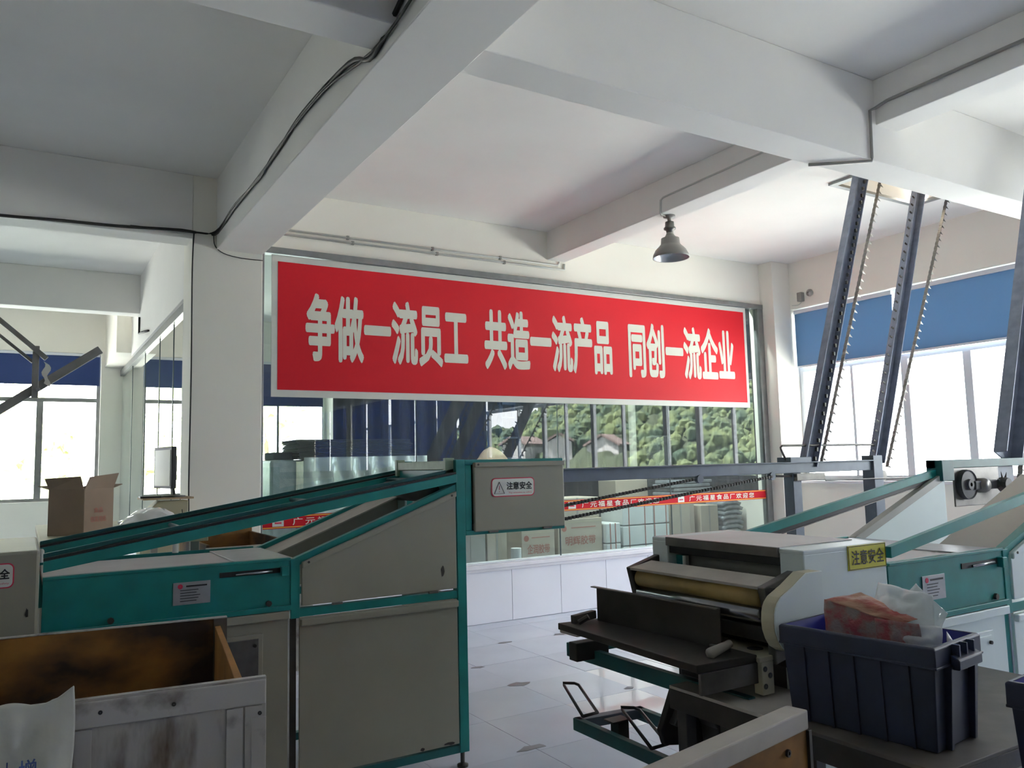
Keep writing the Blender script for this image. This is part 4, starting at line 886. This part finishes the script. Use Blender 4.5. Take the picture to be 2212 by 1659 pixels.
# cloth sack draped over the front of the left bin
SM = Matrix.Translation((.655, 2.555, 0)) @ Matrix.Rotation(math.radians(-6), 4, 'Z')
def sack(u, v):
    x = -1.35 + .825*u + .012*math.sin(v*7)*(u > .95); top = .992 + .012*math.sin(u*13) + .010*math.sin(u*31+1) + .014*max(0, (u-.9)*10)
    if v < .10: z = top - .05*(1-v/.10)**2; y = .06 - .08*v/.10; f = 0
    else: z = top - (v-.10)*.80; y = -.020; f = min(1, (v-.10)*4)
    fold = .016*math.sin(u*26+2.5*math.sin(v*2.3)) + .010*math.sin(u*61+v*5) + .035*noise.noise(Vector((u*7, v*4, 2))) + .012*noise.noise(Vector((u*22, v*14, 5)))
    return tuple(SM @ Vector((x + .03*v*max(0, u-.6), y - (.028+fold)*f - .02*f*v, z)))
o = MB().grid(sack, 150, 90).build('cloth_sack', CLOTH, smooth=True, thick=.002)
sk = tag(o, 'off-white woven sack draped over the front of the large worn wooden bin', 'sack')
text('lettering', '上', BLUEINK, sk, SM @ Vector((-.675, -.085, .815)), SM.to_3x3() @ Vector((1, 0, 0)), (0, 0, 1), .030, .045, .01)
text('lettering', '增', BLUEINK, sk, SM @ Vector((-.635, -.085, .805)), SM.to_3x3() @ Vector((1, 0, 0)), (0, 0, 1), .040, .055, .01)

# ================================================================= LEFT BACKGROUND TABLE, CARTON, MONITOR
tb = thing('packing_table', 'long cream-topped packing table behind the inclined conveyor', 'table', (.5, 6.0, 0))
b = MB(); b.prism([(.09, 5.15), (.95, 5.05), (.95, 6.9), (.09, 6.9)], 'Z', 1.19, 1.235); b.build('table_top', IVORY, tb, .004)
for x, y in ((.10, 5.2), (.86, 5.1), (.10, 6.8), (.86, 6.8)): box('leg', ENAMEL, (x, x+.05, y, y+.05, 0, 1.19), tb, .003)
ct = thing('open_carton', 'open brown cardboard carton with raised flaps and faded red print', 'box', (.31, 5.6, 1.236))
CMx = Matrix.Translation((.315, 5.42, 1.236)) @ Matrix.Rotation(math.radians(45), 4, 'Z')
w1, w2, hh = .24, .25, .275
for nme, d in (('side_panel', (0, w1, -.003, .003, 0, hh)), ('side_panel', (-.003, .003, 0, w2, 0, hh)), ('side_panel', (0, w1, w2-.003, w2+.003, 0, hh)), ('side_panel', (w1-.003, w1+.003, 0, w2, 0, hh)), ('base', (0, w1, 0, w2, 0, .004))):
    MB(CMx).box(*d).build(nme, CARD, ct)
for q in (([(.004, 0, hh), (w1, 0, hh), (w1+.02, -.02, hh+.09), (.02, -.02, hh+.07)]), ([(0, w2, hh), (0, .004, hh), (-.02, .01, hh+.075), (-.025, w2+.01, hh+.065)]),
          ([(0, w2, hh), (w1, w2, hh), (w1, w2+.08, hh+.02), (0, w2+.08, hh+.02)]), ([(w1, 0, hh), (w1, w2, hh), (w1+.08, w2, hh+.02), (w1+.08, 0, hh+.02)])):
    MB(CMx).add(q, [(0, 1, 2, 3)]).build('flap', CARD, ct, thick=.004)
dx = CMx.to_3x3() @ Vector((1, 0, 0))
pp = CMx @ Vector((.075, -.0045, .13)); text('lettering', '食品', FADED, ct, pp, dx, (0, 0, 1), .075, .032, .01)
pp = CMx @ Vector((.05, -.0045, .075)); text('lettering', '包装用纸', FADED, ct, pp, dx, (0, 0, 1), .13, .035, .01)
cab = thing('ivory_cabinet', 'ivory sloping cabinet beside the white pillar, under the monitor', 'cabinet', (.96, 7.0, 0))
b = MB(); b.prism([(.80, 0), (1.15, 0), (1.15, 1.37), (.93, 1.37), (.80, 1.25)], 'Y', 6.95, 7.18); b.build('body', IVORY, cab, .006)
box('shelf', PLYE, (.80, 1.17, 6.82, 7.18, 1.385, 1.40), cab, .002)
mo = thing('monitor', 'old flat computer monitor turned sideways on the cabinet by the pillar', 'monitor', (.98, 7.0, 1.40))
MM = Matrix.Translation((.985, 6.98, 1.40)) @ Matrix.Rotation(math.radians(-78), 4, 'Z')
MB(MM).box(-.19, .19, -.03, .01, .07, .40).build('housing', BLACK, mo, .006)
MB(MM).box(-.165, .165, -.032, -.029, .09, .375).build('screen', SCREEN, mo, label='pale blank screen')
MB(MM).box(-.10, .10, .01, .05, .13, .33).build('back_bulge', BLACK, mo, .01)
MB(MM).bar((0, .03, .20), (0, .06, .01), .05, .02).build('stand_neck', BLACK, mo, .003)
MB(MM).lathe([(.10, 0), (.10, .008), (.02, .018)], (0, .05, 0.001), 24, close=True).build('stand_base', BLACK, mo)
o = MB().box(.78, .93, 6.82, 6.94, 1.401, 1.416).build('keyboard', BLACK, None, .002); tag(o, 'thin dark keyboard on the shelf before the monitor', 'keyboard')
wire('cable', [(1.10, 7.14, 1.41), (1.12, 7.14, 1.36), (1.08, 6.93, 1.25), (1.12, 6.93, 1.12), (1.10, 6.93, 1.30)], .004, CABLE, 'dark cables hanging in front of the ivory cabinet')
o = crumple('plastic_sheet', BAGCLR, None, lambda u, v: (.60+.42*u, 6.2+.35*v, 1.245+.10*math.sin(math.pi*u)*math.sin(math.pi*v)**.7), 26, 18, .02, 61, 'crumpled clear plastic sheet on the packing table right of the carton', 'plastic sheet', .001)
# second wooden bin and pale conveyor behind the left machine
wb2 = thing('wooden_bin', 'small wooden bin with reddish inside at the foot of the white pillar', 'bin', (1.25, 5.9, 0))
box('front_panel', WORNF, (.98, 1.66, 5.30, 5.32, .3, 1.10), wb2, .003); box('rim_batten', WORNF, (.98, 1.66, 5.28, 5.30, 1.07, 1.125), wb2, .003)
box('back_panel', PLYW, (.99, 1.50, 6.3, 6.32, .3, 1.19), wb2, .002); box('end_board', PLYW, (1.48, 1.50, 5.32, 6.3, .3, 1.14), wb2, .002); box('end_board', PLYW, (.99, 1.01, 5.32, 6.3, .3, 1.14), wb2, .002)
for x, y in ((1.02, 5.34), (1.42, 5.34), (1.42, 6.2), (.76, 6.2)): box('leg', BLACKS, (x, x+.05, y, y+.05, 0, .3), wb2)

# ================================================================= STORE ROOM BEHIND THE GLASS
def simplebox(name, m, d, label, cat, group=None, bevel=.008):
    o = box(name, m, d, None, bevel); return tag(o, label, cat, group)
def carton(d, label, txt=None, m=CARDL, group=None, seam=True, y=None):
    x0, x1, ya, yb_, z0, z1 = d; t = thing('carton', label, 'box', ((x0+x1)/2, (ya+yb_)/2, z0), group)
    box('body', m, d, t, .006)
    if seam: box('tape', m if 0 else ENAMEL, ((x0+x1)/2-.012, (x0+x1)/2+.012, ya-.002, ya+.001, z0, z1), t, 0) if not txt else box('tape', IVORY, (x0, x1, ya-.002, ya+.001, z1-.04, z1-.034), t, 0)
    if txt:
        w_ = (x1-x0); text('lettering', txt, FADED, t, (x0+w_*.16, ya-.003, z0+(z1-z0)*.66), (1, 0, 0), (0, 0, 1), w_*.68, .11, .012)
        MB().lathe([(.001, -.002), (.035, -.002), (.035, 0)], (x0+w_*.14, ya, z0+(z1-z0)*.88), 14, 'Y').build('print_mark', FADED, t)
        box('print_line', FADED, (x0+w_*.3, x0+w_*.85, ya-.002, ya+.001, z0+(z1-z0)*.88, z0+(z1-z0)*.892), t, 0)
    return t
carton((5.47, 6.13, 8.0, 8.5, 0, .92), 'tall pale carton with red printing behind the glass, left of the white bundles', '明辉胶带')
carton((5.45, 6.11, 8.02, 8.5, .925, 1.17), 'low pale carton on top of the tall red-printed carton behind the glass')
carton((4.96, 5.42, 8.0, 8.45, 0, .83), 'pale carton with red printing behind the glass, under the corner of the control box', '企润胶带')
carton((4.50, 4.76, 8.0, 8.4, 0, .86), 'narrow brown-edged carton second from the teal post behind the glass')
carton((4.12, 4.48, 8.0, 8.4, 0, .88), 'grey-white carton behind the glass right beside the teal post', m=ENAMEL)
MB_ = MB().lathe([(.001, 0), (.06, 0), (.06, .64), (.001, .64)], (4.85, 7.95, 0), 20).build('paper_roll', WPACK, smooth=False); tag(MB_, 'upright white paper roll between the cartons behind the glass', 'roll')
def bundle(d, label, straps, cross):
    x0, x1, ya, yb_, z0, z1 = d; t = thing('strapped_bundle', label, 'bundle', ((x0+x1)/2, (ya+yb_)/2, z0), 'white bundles behind the glass')
    box('wrapping', WPACK, d, t, .012)
    for s_ in straps: x = x0+(x1-x0)*s_; box('strap', FADED, (x-.006, x+.006, ya-.003, ya+.001, z0, z1), t, 0)
    return t
zz = [0, .24, .47]; 
for r_, (z0, z1) in enumerate(((.05, .29), (.30, .54), (.55, .79), (.80, 1.035))):
    rn = ('bottom', 'second from bottom', 'third from bottom', 'top')[r_]
    bundle((6.42, 6.92, 7.95, 8.4, z0, z1), 'white red-strapped bundle behind the glass, %s row of the wide stack, left' % rn, (.2, .72), 0)
    bundle((6.925, 7.19, 7.95, 8.4, z0, z1), 'white red-strapped bundle behind the glass, %s row of the wide stack, right' % rn, (.05, .8), 0)
for r_, (z0, z1) in enumerate(((.05, .33), (.34, .59), (.60, .84))):
    rn = ('bottom', 'middle', 'top')[r_]
    bundle((6.15, 6.38, 7.95, 8.3, z0, z1), 'small white red-strapped bundle behind the glass, %s of the narrow stack' % rn, (.3, .65), 0)
carton((7.28, 7.60, 8.0, 8.4, 0, 1.08), 'tall cream carton leaning upright right of the white bundles')
carton((7.62, 7.73, 8.05, 8.4, 0, 1.07), 'thin cream board behind the glass right of the tall cream carton', seam=False)
carton((7.80, 8.12, 8.0, 8.4, 0, .98), 'cream carton with centre seam behind the glass, left of the grey sacks')
for k in range(9):
    z0 = .45+k*.065; o = MB().grid(lambda u, v, z0=z0, k=k: (8.2+.36*u+.02*math.sin(k*2.1), 7.98+.3*v, z0+.055*min(1, 5*min(u, 1-u))*min(1, 4*min(v+.1, 1-v))), 10, 8).build('plastic_sack', GPACK, None, smooth=True, thick=.045)
    tag(o, 'flat grey plastic sack by the right end of the glass, %s' % (ORD[k] if k < 8 else 'topmost'), 'sack', 'grey sacks stacked behind the glass')
simplebox('stack_stand', ENAMEL, (8.2, 8.58, 7.98, 8.30, 0, .43), 'grey stand under the stack of grey plastic sacks', 'stand')
for k in range(4):
    o = box('film_pack', GPACK, (7.75+.05*(k % 2), 8.5+.04*(k % 2), 8.5, 8.9, 1.10+k*.055, 1.148+k*.055), None, .012); tag(o, 'flat shiny film pack behind the ribbon at its right end, %s' % (ORD[k] if k < 3 else 'topmost'), 'pack', 'film packs above the ribbon')
simplebox('stack_stand', ENAMEL, (7.75, 8.55, 8.5, 8.9, 0, 1.095), 'grey stand carrying the flat shiny film packs', 'stand')
simplebox('cream_case', CARDL, (7.16, 7.75, 9.0, 9.4, .95, 1.33), 'cream case above the ribbon behind the glass, on a dark crate', 'box')
simplebox('dark_crate', DARKS, (6.2, 7.75, 9.0, 9.5, 0, .945), 'dark crate under the cream case behind the glass', 'crate')
simplebox('shiny_case', SHINY, (8.25, 8.55, 9.3, 9.6, 0, 1.98), 'tall shiny foil-wrapped stack behind the right end of the glass', 'stack', bevel=.03)
def added_tube_light(x, y, label):  # added lamp, hidden from the camera, to brighten the goods behind the glass
    t = thing('added_ceiling_light', label, 'lamp', (x, y, 4.10), 'added tube lights brightening the store room')
    box('fitting', ENAMEL, (x-.62, x+.62, y-.05, y+.05, 4.10, 4.16), t, .004)
    l = bpy.data.lights.new('tube', 'AREA'); l.shape = 'RECTANGLE'; l.size = 1.2; l.size_y = .05; l.energy = 55; l.color = (.95, 1, .97)
    o = bpy.data.objects.new('tube', l); o.location = (x, y, 4.09); COL.objects.link(o)
for i_, x in enumerate((5.0, 7.0)): added_tube_light(x, 7.72, '%s added ceiling tube light, out of sight behind the wall above the banner' % ('left', 'right')[i_])
# dark sheet stack on a wrapped pallet load at left
pl = thing('wrapped_stack', 'film-wrapped pallet load behind the glass left of the conveyor head', 'stack', (3.1, 8.8, 0))
box('load', GPACK, (2.56, 3.20, 8.5, 9.2, 0, 1.70), pl, .02); box('load', SHINY, (3.205, 3.98, 8.5, 9.2, 0, 1.68), pl, .03)
for z in (1.50, 1.30): box('dark_band', DARKS, (2.57, 3.98, 8.485, 8.5, z, z+.07), pl, .003)
b = MB(); b.grid(lambda u, v: (2.55+1.44*u, 8.47-.012*math.sin(u*40+v*7)-.01*noise.noise(Vector((u*30, v*20, 0))), .6+1.12*v), 60, 30); b.build('stretch_film', BAGCLR, pl, smooth=True)
for k in range(13):
    z = 1.705+k*.016; a = random.uniform(-.02, .02)
    o = box('felt_sheet', DARKS, (2.50+a, 3.82+a*.8, 8.52, 9.1+a, z, z+.0145), None, .003); tag(o, 'dark felt sheet on the wrapped load behind the glass, %s' % ORD[k], 'sheet', 'dark felt sheets on the wrapped load')
w3 = thing('wrapped_stack', 'narrow plastic-wrapped column of packs behind the glass next to the pillar', 'stack', (2.35, 8.75, 0))
box('load', GPACK, (2.22, 2.50, 8.55, 9.0, 0, 1.70), w3, .03); box('top_cap', DARKS, (2.26, 2.46, 8.58, 8.95, 1.70, 1.78), w3, .01)
o = MB().tube([(3.19, 9.6, 0), (3.19, 9.6, CE)], .06, 16).build('service_pipe', WALLW, smooth=True); tag(o, 'slim white vertical pipe behind the glass below the banner', 'pipe')
cu_ = MB().grid(lambda u, v: (3.45+5.08*u, 10.3+.04*math.sin(u*120), .02+3.95*v), 240, 2).build('added_dark_backdrop', BACKDROP, None, thick=.004); tag(cu_, 'added dark blue-grey backdrop across the store room, keeping the glass dark behind the boxes', 'curtain')  # added dark background so the reflections stand out on the glass
cu2 = MB().grid(lambda u, v: (8.59+.02*math.sin(u*70), 7.5+2.72*u, 1.15+2.85*v), 140, 2).build('added_dark_backdrop', BACKDROP, None, thick=.004); tag(cu2, 'added dark backdrop hiding the lit right side wall of the store room behind the glass', 'curtain')  # added to cover the side wall that the tubes light up
ld = thing('step_ladder', 'dark blue A-frame step ladder standing behind the glass', 'ladder', (5.75, 9.5, 0))
for y, s_ in ((9.35, 0), (9.95, 1)):
    for sx in (-1, 1): MB().bar((5.76+sx*.30, y, 0), (5.76+sx*.09, 9.6, 2.45), .035, .05).build('side_rail', BLUEST, ld, .003)
for k in range(8):
    z = .28+k*.28; f = z/2.45; hw = .30-.21*f; MB().box(5.76-hw, 5.76+hw, 9.35+.25*f-.02, 9.35+.25*f+.03, z-.012, z+.012).build('rung', BLUEST, ld, .002)
MB().box(5.65, 5.87, 9.54, 9.68, 2.42, 2.46).build('top_plate', BLUEST, ld, .004)
o = crumple('burlap_heap', CARD, None, lambda u, v: (4.75+.95*u, 8.9+.4*v, 1.10+.72*math.sin(math.pi*u)**.8*math.sin(math.pi*v)**.6), 24, 16, .02, 71, 'brown sacking heap behind the glass left of the ladder', 'sacking', .004)
simplebox('heap_crate', DARKS, (4.72, 5.75, 8.88, 9.33, 0, 1.13), 'dark crate below the brown sacking heap behind the glass', 'crate')
